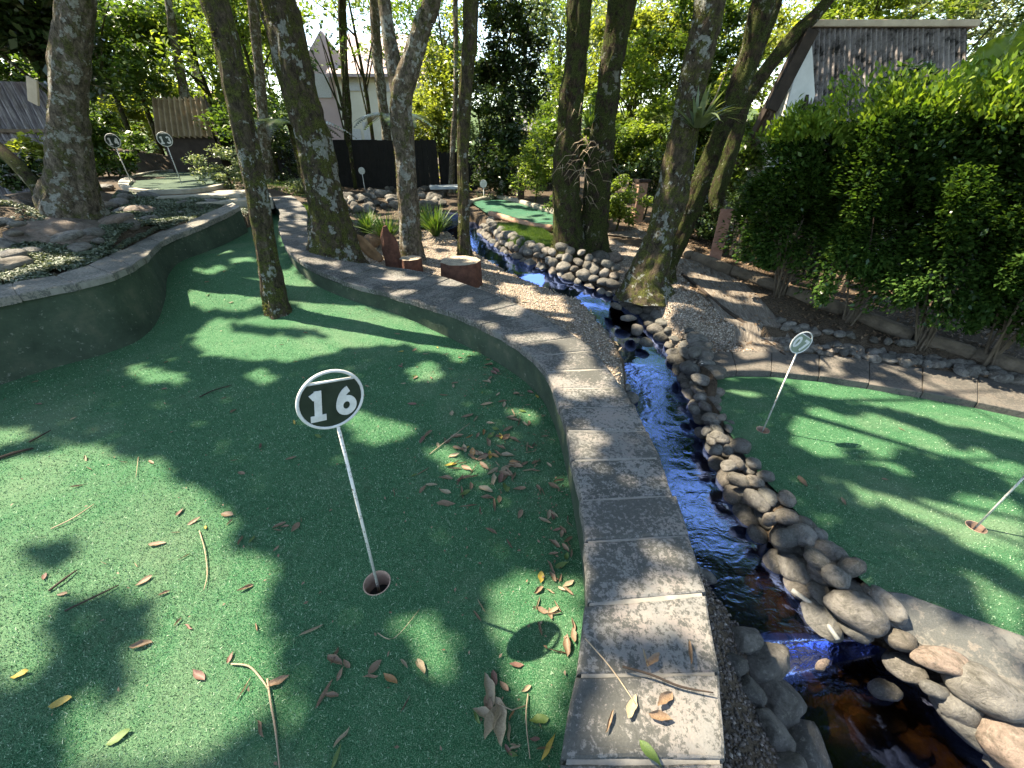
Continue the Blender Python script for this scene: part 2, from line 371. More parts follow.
# ------------------------------------------------------------------ layout curves (world space)
def g16(x, y):   # putting green of hole 16 rises towards its far end
    t = np.clip((np.asarray(y) - 3.3) / 1.9, 0, 1); return .36 * t * t * (3 - 2 * t) + .22 * np.clip((np.asarray(y) - 5.0) / 4, 0, 1)
def Pg(px, py, off=0):
    z = 0
    for _ in range(12): p = P(px, py, z + off); z = .5 * z + .5 * float(g16(p.x, p.y))
    return P(px, py, z + off)
G7 = -.55
def PZ(lst): return [P(*a) for a in lst]
# right kerb wall: turf side and outer side of its top
RI = PZ([(540, 900, .3), (560, 768, .3), (575, 690, .3), (585, 625, .3), (588, 575, .3), (583, 512, .3), (578, 489, .3), (568, 435, .3), (556, 391, .3), (542, 363, .3), (520, 345, .3), (490, 328, .3),
         (450, 311, .3), (400, 296, .3), (350, 283, .36), (310, 268, .44), (286, 250, .53), (277, 228, .61), (281, 210, .69), (268, 197, .76)])
RO = PZ([(742, 900, .3), (725, 768, .3), (722, 690, .3), (712, 618, .3), (698, 560, .3), (682, 512, .3), (668, 480, .3), (652, 437, .3), (625, 390, .3), (605, 360, .3), (578, 336, .3), (548, 318, .3),
         (500, 296, .3), (445, 276, .3), (395, 266, .33), (335, 261, .41), (310, 246, .50), (307, 228, .58), (308, 208, .67), (292, 195, .76)])
LI = PZ([(-260, 345, .62), (-120, 322, .62), (0, 297, .62), (60, 287, .62), (105, 277, .62), (130, 267, .62), (148, 255, .62), (153, 246, .63), (168, 237, .65), (190, 229, .69), (219, 217, .75), (240, 206, .81)])
LO = PZ([(-300, 315, .62), (-140, 303, .62), (0, 284, .62), (45, 278, .62), (80, 269, .62), (105, 257, .62), (125, 248, .62), (140, 241, .63), (155, 233, .65), (182, 224, .69), (212, 211, .75), (232, 202, .81)])

def resample(A, B, step):
    """walk two polylines together, return lists of matching points about step apart"""
    # densify pairs first
    a, b = [], []
    for i in range(len(A) - 1):
        for k in range(10):
            t = k / 10; a.append(A[i].lerp(A[i + 1], t)); b.append(B[i].lerp(B[i + 1], t))
    a.append(A[-1]); b.append(B[-1])
    for _ in range(14):
        for L in (a, b):
            L[1:-1] = [(L[i - 1] + L[i] * 2 + L[i + 1]) / 4 for i in range(1, len(L) - 1)]
    oa, ob = [a[0]], [b[0]]; acc = 0; fine = [(a[0], b[0])]
    for i in range(1, len(a)):
        fine.append((a[i], b[i])); acc += ((a[i] - a[i - 1]).length + (b[i] - b[i - 1]).length) / 2
        if acc >= step * random.uniform(.85, 1.15): oa.append(a[i]); ob.append(b[i]); acc = 0
    return oa, ob, fine
def kerb_wall(label, A, B, top, step, mat, basez, thick=.055, overhang=.02, wallmat='painted_wall'):
    root = empty('kerb_wall', A[0], label, 'low wall')
    sa, sb, fine = resample(A, B, step)
    # wall body
    V, Fc = [], []
    for (p, q) in fine:
        d = (q - p); d.z = 0; d.normalize(); zt = (p.z + q.z) / 2 - thick - .003
        bz = basez(p.x, p.y)
        for pt in (p + d * overhang * 1.4, q - d * overhang * 1.4):
            V.append(Vector((pt.x, pt.y, zt)))
        V.append(Vector(((q - d * .03).x, (q - d * .03).y, bz - .9))); V.append(Vector(((p + d * .015).x, (p + d * .015).y, bz - .3)))
    for i in range(len(fine) - 1):
        a = i * 4; b = a + 4
        for k in range(4): Fc.append((a + k, a + (k + 1) % 4, b + (k + 1) % 4, b + k))
    Fc += [(0, 1, 2, 3), (len(V) - 4, len(V) - 1, len(V) - 2, len(V) - 3)]
    w = mesh('wall_body', V, Fc, wallmat, root); bmesh_norm(w)
    mv = []
    for (p, q) in fine:
        d = (q - p); d.z = 0; d.normalize(); a_, b_ = p + d * .012, q - d * .012
        mv += [a_ + Vector((0, 0, -.007)), b_ + Vector((0, 0, -.007)), b_ + Vector((0, 0, -thick + .004)), a_ + Vector((0, 0, -thick + .004))]
    mo = mesh('mortar', mv, [(i * 4 + k, i * 4 + (k + 1) % 4, i * 4 + 4 + (k + 1) % 4, i * 4 + 4 + k) for i in range(len(fine) - 1) for k in range(4)], 'mortar', root); bmesh_norm(mo)
    # slabs
    for i in range(len(sa) - 1):
        g = .009
        a0, a1, b0, b1 = sa[i], sa[i + 1], sb[i], sb[i + 1]
        n = 6; vs = []
        jz = random.uniform(-.004, .004); jo = [random.uniform(-.008, .008) for _ in range(4)]
        a0, a1, b0, b1 = a0.lerp(a1, g * 2), a1.lerp(a0, g * 2), b0.lerp(b1, g * 2), b1.lerp(b0, g * 2)
        da = (a0 - b0).normalized(); db = (a1 - b1).normalized()
        c = [a0 + da * jo[0], b0 - da * jo[1], b1 - db * jo[2], a1 + db * jo[3]]
        top_, bot = [], []
        ring = []
        for k in range(4):
            p0, p1 = c[k], c[(k + 1) % 4]
            for j in range(n):
                q = p0.lerp(p1, j / n); nz = noise.noise(q * 9) * .006
                out = (q - (c[0] + c[2]) / 2).normalized(); ring.append(q + out * nz)
        V = []; m = len(ring); ctr = sum(ring, Vector()) / m
        for inset, dz in ((.0, -thick), (0, -.012), (.004, -.004), (.012, 0)):
            for q in ring:
                dirr = (ctr - q); dirr.z = 0; dirr.normalize()
                V.append(q + dirr * inset + Vector((0, 0, dz + jz + noise.noise(q * 14 + Vector((0, 0, dz * 50))) * (.003 if dz > -.02 else .006))))
        Fc = []
        for L in range(3):
            for k in range(m): Fc.append((L * m + k, L * m + (k + 1) % m, (L + 1) * m + (k + 1) % m, (L + 1) * m + k))
        Fc.append(tuple(range(m))[::-1]); Fc.append(tuple(3 * m + k for k in range(m)))
        s = mesh('coping_slab', V, Fc, mat, root); bmesh_norm(s)
    return root, fine
def bmesh_norm(o):
    b = bmesh.new(); b.from_mesh(o.data); bmesh.ops.recalc_face_normals(b, faces=b.faces[:]); b.to_mesh(o.data); b.free()

_, RF = kerb_wall('low curving wall with mottled grey slab coping dividing the number 16 green from the stream', RI, RO, .3, .215, 'coping', lambda x, y: float(g16(x, y)))
_, LF = kerb_wall('dark green painted wall with stone coping holding back the rock garden under the thick tree', LI, LO, .62, .30, 'coping_far', lambda x, y: float(g16(x, y)), .06, .03)

# ------------------------------------------------------------------ stream edges: left, right, z
ST_ = [  # left(x,y), right(x,y), z
    (P(440, 228, .12), P(470, 222, .12), .12), (P(478, 258, .06), P(505, 252, .06), .06), (P(522, 276, 0), P(548, 270, 0), 0), (P(556, 293, -.1), P(585, 285, -.1), -.1), (P(582, 305, -.2), P(615, 296, -.2), -.2),
    (P(600, 332, -.35), P(645, 318, -.35), -.35), (P(618, 365, -.5), P(672, 350, -.5), -.5), (P(630, 395, -.62), P(690, 392, -.62), -.62),
    (Vector((1.06, 2.8, 0)), P(704, 430, -.72), -.72), (Vector((1.08, 2.3, 0)), P(727, 480, -.745), -.745), (Vector((1.13, 1.95, 0)), P(758, 535, -.76), -.76),
    (Vector((1.22, 1.5, 0)), P(800, 590, -.775), -.775), (Vector((1.36, 1.2, 0)), P(845, 640, -.79), -.79), (Vector((1.42, 1.05, 0)), P(880, 655, -.97), -.97), (Vector((1.48, .8, 0)), P(940, 715, -1.0), -1.0), (Vector((1.55, .45, 0)), Vector((2.5, .45, 0)), -1.0),
    (Vector((1.5, -.3, 0)), Vector((2.6, -.3, 0)), -1.02), (Vector((1.5, -2.5, 0)), Vector((2.6, -2.5, 0)), -1.1)]
SL = np.array([(a.x, a.y) for a, b, z in ST_]); SR = np.array([(b.x, b.y) for a, b, z in ST_]); SZ = np.array([z for a, b, z in ST_])
def dens(A, k=8):
    out = []
    for i in range(len(A) - 1):
        for j in range(k): out.append(A[i] * (1 - j / k) + A[i + 1] * (j / k))
    out.append(A[-1]); return np.array(out)
SLd, SRd, SZd = dens(SL), dens(SR), dens(SZ)
def stream_info(x, y):
    """distance outside the stream's edges (negative inside), water level"""
    C = (SLd + SRd) / 2; H = np.linalg.norm(SLd - SRd, axis=1) / 2
    x = np.asarray(x).ravel(); y = np.asarray(y).ravel(); best = np.full(len(x), 1e9); bz = np.zeros(len(x)); bi = np.zeros(len(x), int)
    for i in range(len(C)):
        d = np.hypot(x - C[i, 0], y - C[i, 1]) - H[i]; m = d < best; best[m] = d[m]; bz[m] = SZd[i]; bi[m] = i
    return best, bz, bi
# ------------------------------------------------------------------ terrain
CP = [(0, 250, .72), (80, 225, .80), (150, 195, .82), (150, 225, .66), (0, 205, 1.05), (60, 190, 1.0), (100, 260, .60), (-150, 270, .75), (-300, 230, 1.1), (200, 200, .78), (30, 278, .58), (240, 195, .78), (120, 178, .9),
      (180, 182, .6), (260, 185, .74), (320, 200, .56), (330, 225, .46), (352, 256, .28), (400, 262, .16), (430, 245, .2), (465, 290, .05), (440, 275, .1), (500, 285, 0), (540, 300, -.04), (560, 320, -.08), (590, 345, -.14), (612, 375, -.22), (630, 410, -.35),
      (700, 590, -.42), (705, 640, -.40), (730, 700, -.46), (755, 768, -.5), (775, 700, -.74), (800, 745, -.84), (765, 665, -.72), (738, 620, -.66), (720, 590, -.60), (820, 768, -.95), (690, 530, -.45), (640, 292, 0), (650, 310, -.06), (690, 335, -.22), (705, 356, -.42), (740, 345, -.36), (700, 320, -.16), (680, 290, -.02),
      (760, 330, -.25), (790, 352, -.44), (830, 358, -.46), (900, 368, -.47), (1000, 386, -.48), (1100, 400, -.48), (740, 352, -.44), (900, 340, -.33), (1000, 360, -.36), (780, 290, -.05), (850, 315, -.2), (690, 262, .1), (740, 275, .02), (950, 330, -.28),
      (560, 250, .15), (590, 255, .1), (620, 262, .06), (540, 228, .27), (500, 205, .36), (560, 215, .30), (640, 235, .15), (620, 225, .2), (500, 240, .26), (480, 222, .33), (450, 200, .42), (380, 215, .3), (400, 235, .24), (380, 192, .45), (440, 218, .22),
      (870, 600, -.60), (940, 680, -.62), (1024, 700, -.62), (1100, 650, -.62), (1200, 800, -.62), (800, 480, -.6), (900, 450, -.6), (1000, 500, -.6), (1100, 520, -.6)]
CPW = [P(*c) for c in CP] + [Vector(v) for v in ((-12, 14, 1.6), (-9, 16, 1.2), (-12, 9, 1.6), (-4, 16, .5), (0, 16, .45), (5, 14, .3), (9, 10, 0), (9, 5, -.3), (9, 0, -.6), (-8, 3, .9), (-9, 0, .9), (-3, -2, -.05), (0, -2, -.05), (4, -2, -.62), (.9, -.5, -.42), (.9, -2, -.42), (3, .5, -.62))]
CPA = np.array([tuple(v) for v in CPW])
def poly_in(x, y, poly):
    x = np.asarray(x); y = np.asarray(y); ins = np.zeros(x.shape, bool); n = len(poly); j = n - 1
    for i in range(n):
        xi, yi = poly[i][0], poly[i][1]; xj, yj = poly[j][0], poly[j][1]
        with np.errstate(divide='ignore', invalid='ignore'):
            c = ((yi > y) != (yj > y)) & (x < (xj - xi) * (y - yi) / (yj - yi + 1e-12) + xi)
        ins ^= c; j = i
    return ins
mid = lambda A, B, t=.5: [(p.lerp(q, t)) for p, q in zip(A, B)]
rmid = [p.lerp(q, .35) for p, q in RF]; lmid = [p.lerp(q, .4) for p, q in LF]
T16 = [(p.x, p.y) for p in lmid] + [(p.x, p.y) for p in reversed(rmid)] + [(.45, -1.6), (-6.5, -1.6)]     # outline of green 16 under both walls
far07 = [P(*a) for a in [(700, 374, -.48), (722, 371, -.48), (760, 370, -.48), (800, 373, -.48), (850, 380, -.48), (900, 388, -.48), (960, 398, -.48), (1024, 411, -.48), (1120, 432, -.48)]]
far07b = [P(*a) for a in [(690, 356, -.46), (712, 352, -.46), (760, 350, -.46), (800, 352, -.46), (850, 357, -.46), (900, 364, -.46), (960, 373, -.46), (1024, 384, -.46), (1120, 402, -.46)]]
T07 = [(p.x, p.y + .03) for p in far07] + [(6, 2.2), (6, .6), (3.4, .55)] + [(P(*a).x, P(*a).y) for a in [(1060, 650, G7), (1000, 628, G7), (950, 611, G7), (905, 596, G7), (874, 590, G7), (838, 560, G7), (800, 515, G7), (765, 480, G7), (740, 450, G7), (722, 420, G7), (712, 398, G7), (704, 384, G7)]]
far2 = [(P(*a).x, P(*a).y) for a in [(470, 203, .38), (500, 199, .38), (530, 206, .36), (560, 216, .33), (556, 226, .32), (520, 222, .33), (490, 214, .35)]]
LK2 = [(p.x, p.y) for p, q in LF] + [((q + (q - p).normalized() * .10).x, (q + (q - p).normalized() * .10).y) for p, q in reversed(LF)]
KB1 = [(p.x, p.y - .02) for p in far07] + [(p.x, p.y - .03) for p in reversed(far07b)]
KB2 = [(p.x, p.y) for p in far07] + [(p.x, p.y + .30) for p in reversed(far07b)]
def terrain_z(x, y, final=True):
    x = np.asarray(x, float).ravel(); y = np.asarray(y, float).ravel(); num = np.zeros(len(x)); den = np.zeros(len(x))
    for cx, cy, cz in CPA:
        w = 1 / ((x - cx) ** 2 + (y - cy) ** 2 + .05) ** 1.6; num += w * cz; den += w
    z = num / den
    far = np.clip((np.hypot(x, y - 5) - 14) / 25, 0, 1); z = z * (1 - far) + .6 * far
    if final:
        z = z + .012 * np.sin(x * 5.1 + y * 3.3) * np.cos(y * 6.1 - x * 2)
        d, wz, _ = stream_info(x, y)
        k = np.clip(d / .16 + .25, 0, 1); k = k * k * (3 - 2 * k); z = np.where(d < .2, (wz - .16) * (1 - k) + z * k, z)
        i16 = poly_in(x, y, T16); z = np.where(i16, g16(x, y) - .22, z)
        lk = poly_in(x, y, LK2); z = np.where(lk, np.minimum(z, np.interp(y, [0, 4.5, 5.1, 6, 8], [.595, .595, .635, .70, .76])), z)
        band = poly_in(x, y, KB2); z = np.where(band, np.minimum(z, -.455), z); z = np.where(poly_in(x, y, KB1), -.56, z)
        i07 = poly_in(x, y, T07); z = np.where(i07, G7 - .14, z); bank = (x > 1.2) & (x < 2.2) & (y > 1.2) & (y < 2.9) & ~i07; z = np.where(bank & (z > G7 - .03) & (d > .1), G7 - .03, z)
    return z
def axis(lo, hi, step, far, g=1.35):
    a = list(np.arange(lo, hi, step)); s = step
    while a[-1] < far: s *= g; a.append(a[-1] + s)
    s = step; b = []; c = lo
    while c > -far: s *= g; c -= s; b.append(c)
    return np.array(b[::-1] + a)
gx = axis(-8, 6.5, .06, 900); gy = axis(-.8, 13, .06, 900)
X, Y = np.meshgrid(gx, gy); Zt = terrain_z(X, Y); nx, ny = len(gx), len(gy)
me = bpy.data.meshes.new('ground'); idx = np.arange(nx * ny).reshape(ny, nx)
q = np.stack([idx[:-1, :-1], idx[:-1, 1:], idx[1:, 1:], idx[1:, :-1]], -1).reshape(-1, 4)
me.vertices.add(nx * ny); me.vertices.foreach_set('co', np.stack([X.ravel(), Y.ravel(), Zt], 1).astype(np.float32).ravel())
me.loops.add(q.size); me.loops.foreach_set('vertex_index', q.ravel().astype(np.int32)); me.polygons.add(len(q)); me.polygons.foreach_set('loop_start', np.arange(0, q.size, 4, dtype=np.int32))
me.update(calc_edges=True); me.polygons.foreach_set('use_smooth', [True] * len(q))
gravelA = [(P(*a).x, P(*a).y) for a in [(330, 262, .2), (440, 225, .25), (560, 283, -.05), (600, 320, -.1), (640, 400, -.3), (600, 400, .0), (500, 320, 0), (400, 285, .1)]]
gravelB = [(P(*a).x, P(*a).y) for a in [(600, 235, .15), (690, 262, .08), (690, 285, 0), (760, 330, -.25), (800, 362, -.4), (700, 368, -.4), (660, 330, -.15), (620, 290, 0)]]
zone = 1 - (poly_in(X, Y, gravelA) | poly_in(X, Y, gravelB)).ravel().astype(np.float32)
dS, _, _ = stream_info(X, Y); zone = np.where(dS < .0, .75, zone)
at = me.attributes.new('zone', 'FLOAT', 'POINT'); at.data.foreach_set('value', zone.astype(np.float32))
me.materials.append(M['ground']); g = link(bpy.data.objects.new('ground', me)); tag(g, 'gravel and bare brown soil under the trees', None, None, 'structure')
def gz(x, y): return float(terrain_z([x], [y])[0])
def G(px, py, z0=0.0, it=16):
    """point where the pixel's ray meets the ground"""
    z = z0
    for _ in range(it): p = P(px, py, min(z, 1.45)); z = .6 * z + .4 * gz(p.x, p.y)
    return P(px, py, z)

# ------------------------------------------------------------------ turf sheets (true holes for the cups)
def turf_sheet(name, outline, zf, mat, holes=(), step=.25, label=None):
    pts = [Vector(p) for p in outline]; edges = [(i, (i + 1) % len(pts)) for i in range(len(pts))]
    for (hx, hy, hr) in holes:
        n0 = len(pts); m = 40
        pts += [Vector((hx + hr * math.cos(2 * math.pi * k / m), hy + hr * math.sin(2 * math.pi * k / m))) for k in range(m)]
        edges += [(n0 + k, n0 + (k + 1) % m) for k in range(m)]
    xs = [p[0] for p in outline]; ys = [p[1] for p in outline]
    GX, GY = np.meshgrid(np.arange(min(xs), max(xs), step), np.arange(min(ys), max(ys), step)); ins = poly_in(GX, GY, outline)
    for a, b in zip(GX[ins], GY[ins]):
        if all(math.hypot(a - h[0], b - h[1]) > h[2] * 1.3 for h in holes): pts.append(Vector((a, b)))
    r = geometry.delaunay_2d_cdt(pts, edges, [], 0, 1e-5); V, Fc = r[0], r[2]; keep = []
    for f in Fc:
        c = sum((V[i] for i in f), Vector((0, 0))) / len(f)
        if poly_in(np.array([c.x]), np.array([c.y]), outline)[0] and all(math.hypot(c.x - h[0], c.y - h[1]) > h[2] * .98 for h in holes): keep.append(f)
    o = mesh(name, [(v.x, v.y, float(zf(v.x, v.y))) for v in V], keep, mat, None, True); tag(o, label, None, None, 'structure'); return o
cup16 = P(377, 583, 0); cup07 = P(763, 430, G7); cupR = P(976, 527, G7)
turf_sheet('putting_green', T16, lambda x, y: g16(x, y), 'turf', [(cup16.x, cup16.y, .056)], label='worn green synthetic turf of the number 16 lane')
turf_sheet('putting_green', T07, lambda x, y: G7, 'turf', [(cup07.x, cup07.y, .052), (cupR.x, cupR.y, .052)], label='lower green synthetic turf beyond the stream')
turf_sheet('putting_green', far2, lambda x, y: float(terrain_z([x], [y])[0]) + .03, 'turf_far', label='distant putting green behind the stone bank')

def cup(name, c, r, label):
    root = empty(name, (c.x, c.y, c.z), label, 'golf cup'); m = 40
    # liner: thin-walled open can standing in the hole
    V = []; prof = [(r * 1.01, .003), (r * .94, .003), (r * .93, -.095), (r * .90, -.099), (r * .99, -.099), (r * 1.01, .003)]
    for (rr, z) in prof[:-1]:
        for k in range(m): a = 2 * math.pi * k / m; V.append((c.x + rr * math.cos(a), c.y + rr * math.sin(a), c.z + z))
    n = len(prof) - 1; Fc = [(L * m + k, L * m + (k + 1) % m, ((L + 1) % n) * m + (k + 1) % m, ((L + 1) % n) * m + k) for L in range(n) for k in range(m)]
    o = mesh('liner', V, Fc, 'cup_clay', root); bmesh_norm(o)
    mesh('cup_floor', [(c.x + r * .925 * math.cos(k / m * 6.28319), c.y + r * .925 * math.sin(k / m * 6.28319), c.z - .092) for k in range(m)], [tuple(range(m))], 'cup_shade', root)  # floor coloured near black as the shade inside the cup
    return root
cup('golf_cup', cup16, .056, 'round clay lined cup sunk in the green at the foot of the number 16 sign')
cup('golf_cup', cup07, .052, 'small cup in the lower green at the foot of the 07 sign')
cup('golf_cup', cupR, .052, 'small cup in the lower green beside the pole cut by the frame edge')

# ------------------------------------------------------------------ number signs
def glyph(ch, h):
    """painted numeral drawn as thick strokes, h high, centred"""
    def arc(cx, cy, rx, ry, a0, a1, n=18): return [(cx + rx * math.cos(R(a0 + (a1 - a0) * k / n)), cy + ry * math.sin(R(a0 + (a1 - a0) * k / n))) for k in range(n + 1)]
    S = {'0': [arc(0, 0, .23, .40, 90, 450, 30)], '1': [[(.03, -.48), (.03, .5)], [(.05, .42), (-.17, .28)], [(-.2, -.44), (.26, -.44)]], '3': [arc(0, .2, .2, .2, 160, -80), arc(0, -.2, .23, .22, 80, -160)],
         '4': [[(.12, -.5), (.12, .48)], [(.1, .45), (-.24, -.15)], [(-.27, -.18), (.3, -.18)]], '6': [arc(.01, -.17, .215, .245, 0, 360, 28), arc(.17, -.17, .375, .60, 105, 180, 14)], '7': [[(-.25, .42), (.27, .42)], [(.22, .42), (-.08, -.5)]], '8': [arc(0, .21, .19, .19, 0, 360), arc(0, -.2, .23, .22, 0, 360)]}[ch]
    w = .108 * h; V, Fc = [], []
    for pl in S:
        closed = math.dist(pl[0], pl[-1]) < 1e-6; n = len(pl); b0 = len(V)
        for i, (x, y) in enumerate(pl):
            a = pl[(i - 1) % (n - 1)] if closed else pl[max(i - 1, 0)]; b = pl[(i + 1) % (n - 1)] if closed else pl[min(i + 1, n - 1)]
            dx, dy = b[0] - a[0], b[1] - a[1]; L = math.hypot(dx, dy); nx_, ny_ = -dy / L * w, dx / L * w
            for z in (-.0012, .0012): V += [(x * h + nx_, y * h + ny_, z), (x * h - nx_, y * h - ny_, z)]
        for i in range(n - 1):
            p, q = b0 + i * 4, b0 + i * 4 + 4; Fc += [(p, p + 1, q + 1, q), (p + 2, q + 2, q + 3, p + 3), (p, q, q + 2, p + 2), (p + 1, p + 3, q + 3, q + 1)]
        if not closed: Fc += [(b0, b0 + 2, b0 + 3, b0 + 1), (len(V) - 4, len(V) - 3, len(V) - 1, len(V) - 2)]
    # strokes of one numeral overlap a little: lift each by a hair so no faces share a plane
    k = 0
    me = bpy.data.meshes.new('digit'); me.from_pydata(V, [], Fc); me.update()
    off = 0
    for si, pl in enumerate(S):
        for i in range(len(pl) * 4): me.vertices[off + i].co.z += si * .0004
        off += len(pl) * 4
    return me
def sign(c, h, rad, yaw, digits, plate, label, tilt=0, detail=True, base=True, roll=0, group=None, plate_mat=None):
    """c ground point, h height of the disc centre, yaw the way it faces"""
    root = empty('number_sign', tuple(c), label, 'number sign', group)
    rot = Matrix.Translation(c) @ Matrix.Rotation(tilt, 4, 'Y') @ Matrix.Rotation(yaw, 4, 'Z')
    W = lambda v: rot @ Vector(v)
    tube('pole', [W((0, 0, -.09 if base else -.03)), W((0, 0, h - rad + .004))], .0058 if detail else .008, 'flaked_pole', root, 8)
    Rl = Matrix.Rotation(roll, 4, 'Y')
    D = rot @ Matrix.Translation((0, 0, h)) @ Rl       # disc frame: x right, z up, -y front
    m = 48; ring = [D @ Vector((rad * math.cos(2 * math.pi * k / m), 0, rad * math.sin(2 * math.pi * k / m))) for k in range(m)]
    V, Fc = [], []; rt = rad * .055; seg = 6
    for k in range(m):
        a = 2 * math.pi * k / m
        for j in range(seg):
            b = 2 * math.pi * j / seg; rr = rad + rt * math.cos(b); V.append(D @ Vector((rr * math.cos(a), rt * math.sin(b) * 1.2, rr * math.sin(a))))
    for k in range(m):
        for j in range(seg): Fc.append((k * seg + j, k * seg + (j + 1) % seg, ((k + 1) % m) * seg + (j + 1) % seg, ((k + 1) % m) * seg + j))
    mesh('rim', V, Fc, 'white_paint', root, True)
    # plate: circle with its top cut off by a straight white edge
    cut = rad * .66 if detail else rad * .8; a0 = math.asin(cut / rad); th = .0015
    pl = []
    for k in range(41):
        a = math.pi - a0 + (math.pi + 2 * a0) * k / 40; pl.append((rad * .97 * math.cos(a), rad * .97 * math.sin(a)))
    n = len(pl); V = [D @ Vector((x, -th, z)) for x, z in pl] + [D @ Vector((x, th, z)) for x, z in pl]
    Fc = [tuple(range(n))[::-1], tuple(n + k for k in range(n))] + [(k, (k + 1) % n, n + (k + 1) % n, n + k) for k in range(n)]
    p = mesh('plate', V, Fc, plate, root); bmesh_norm(p)
    x = math.sqrt(rad ** 2 - cut ** 2)
    e = tube('plate_edge', [D @ Vector((-x, 0, cut)), D @ Vector((x, 0, cut))], rt * .8, 'white_paint', root, 6)
    # digits
    dh = rad * 1.02
    for side in ((-1,) if not detail else (-1, 1)):
        for i, ch in enumerate(digits):
            me = glyph(ch, dh); mt = M['white_paint']; me.materials.clear(); me.materials.append(mt)
            dx = (i - .5) * rad * .90 if len(digits) == 2 else 0
            face = Matrix.Rotation(R(90), 4, 'X') if side < 0 else Matrix.Rotation(R(180), 4, 'Z') @ Matrix.Rotation(R(90), 4, 'X')
            loc = Matrix.Translation((dx if side < 0 else -dx, side * (th + .0016), -rad * .10))
            me.transform(Matrix.Translation(-c) @ D @ loc @ face)
            link(bpy.data.objects.new('digit', me), root)
    return root
def at_yaw(c): return math.atan2(-c.x, c.y)      # turn to face the viewer's azimuth
s16 = sign(cup16, .93, .096, at_yaw(cup16) + R(12), '16', 'sign_dark', 'round dark green number 16 sign with white rim on a flaked white pole', tilt=R(1.4), roll=R(10))
s07 = sign(cup07, .84, .088, at_yaw(cup07) + R(48), '07', 'sign_pale', 'small round pale green sign numbered 07 on a thin pole in the lower green', tilt=R(1.5), roll=R(28))
sR = sign(cupR, .90, .09, R(-20), '08', 'sign_pale', 'bare thin white pole rising from the cup nearest the frame edge', tilt=R(3))
for c_ in list(sR.children):
    if c_.name.startswith('digit'): bpy.data.objects.remove(c_)
b14 = P(131, 182, .93); b13 = P(181, 182, .95)
sign(b14, .72, .115, R(20), '14', 'sign_dark', 'distant white number 14 sign standing by the raised round green', detail=False, base=False)
sign(b13, .72, .115, R(24), '13', 'sign_dark', 'distant white number 13 sign standing on the raised round green', detail=False, base=False)
def marker(c, h, label):
    root = empty('marker_pole', tuple(c), label, 'marker pole')
    tube('pole', [c + Vector((0, 0, -.05)), c + Vector((0, 0, h))], .012, 'white_paint', root, 6)
    V, Fc = tube_vf([c + Vector((0, -.012, h + .07)), c + Vector((0, .012, h + .07))], [.09, .09], 16); mesh('disc', V, Fc, 'white_paint', root)
for px, py, top, lab in ((365, 190, 170, 'small white round topped pole in front of the black fence'), (484, 200, 186, 'small pale marker pole near the dark shrubs, nearer the thin trunk'), (502, 200, 186, 'small pale marker pole near the dark shrubs, nearer the twin trunks')):
    c = G(px, py, .4); t_ = PD(px, top, c.y); marker(c, max(.3, t_.z - c.z - .09), lab)

# ------------------------------------------------------------------ water
n = len(SLd); across = 9; V = []; rg = []
Cc = (SLd + SRd) / 2
for i in range(n):
    dirv = SRd[i] - SLd[i]; a = SLd[i] - dirv * .14; b = SRd[i] + dirv * .14
    for k in range(across):
        t_ = k / (across - 1); p_ = a * (1 - t_) + b * t_; z = SZd[i] + .006 * noise.noise(Vector((p_[0] * 5, p_[1] * 5, 0)))
        V.append((p_[0], p_[1], z)); yy = p_[1]
        rg.append(.10 if yy > 3.95 else (.95 if 1.25 > yy > 1.0 else (.45 if yy > 1.2 else .10)))
Fc = [(i * across + k, i * across + k + 1, (i + 1) * across + k + 1, (i + 1) * across + k) for i in range(n - 1) for k in range(across - 1)]
w = mesh('stream_water', V, Fc, 'water', None, True); tag(w, 'dark rippling stream reflecting blue sky', None, None, 'structure'); bmesh_norm(w)
at = w.data.attributes.new('rough', 'FLOAT', 'POINT'); at.data.foreach_set('value', rg)
pond = [P(*a) for a in [(352, 214, .27), (380, 207, .27), (430, 203, .27), (462, 206, .27), (468, 220, .27), (445, 232, .27), (400, 224, .27), (365, 222, .27)]]
w2 = mesh('pond_water', pond, [tuple(range(len(pond)))], 'water', None); tag(w2, 'brown pond water behind the grass tufts', None, None, 'structure')
at = w2.data.attributes.new('rough', 'FLOAT', 'POINT'); at.data.foreach_set('value', [.15] * len(pond))

# ------------------------------------------------------------------ stones
def rock_mesh(seed, squash=(1, .78, .62), amp=.16, sub=3, ang=False):
    b = bmesh.new(); bmesh.ops.create_icosphere(b, subdivisions=sub, radius=.5); s = Vector((seed * 3.1, seed * 1.7, seed))
    for v in b.verts:
        d = v.co.normalized(); k = 1 + amp * 1.5 * noise.noise(d * 1.1 + s) + amp * .5 * noise.noise(d * 2.6 + s) + amp * .22 * noise.noise(d * 6 + s)
        if ang:
            c = noise.cell(d * 1.6 + s); k += .10 * c + .08 * noise.noise(d * 5 + s)
        v.co = Vector((d.x * squash[0], d.y * squash[1], d.z * squash[2])) * .5 * k
        if ang:
            for ax_ in ((.7, .2, .68), (-.6, .5, .6), (.1, -.8, .58), (-.3, -.4, .86)):
                a = Vector(ax_).normalized(); lim = .5 * (.62 + .2 * noise.noise(a * 3 + s)); dd = v.co.dot(a)
                if dd > lim * .72: v.co -= a * (dd - lim * .72) * .85
    me = bpy.data.meshes.new('stone'); b.to_mesh(me); b.free(); me.polygons.foreach_set('use_smooth', [True] * len(me.polygons)); return me
ROUND = [rock_mesh(i + 1, (1, .62 + .05 * i, .48 + .045 * ((i * 3) % 7))) for i in range(7)]; ANG = [rock_mesh(i + 20, (1, .85, .7), .22, 3, True) for i in range(6)]
_mv = {}
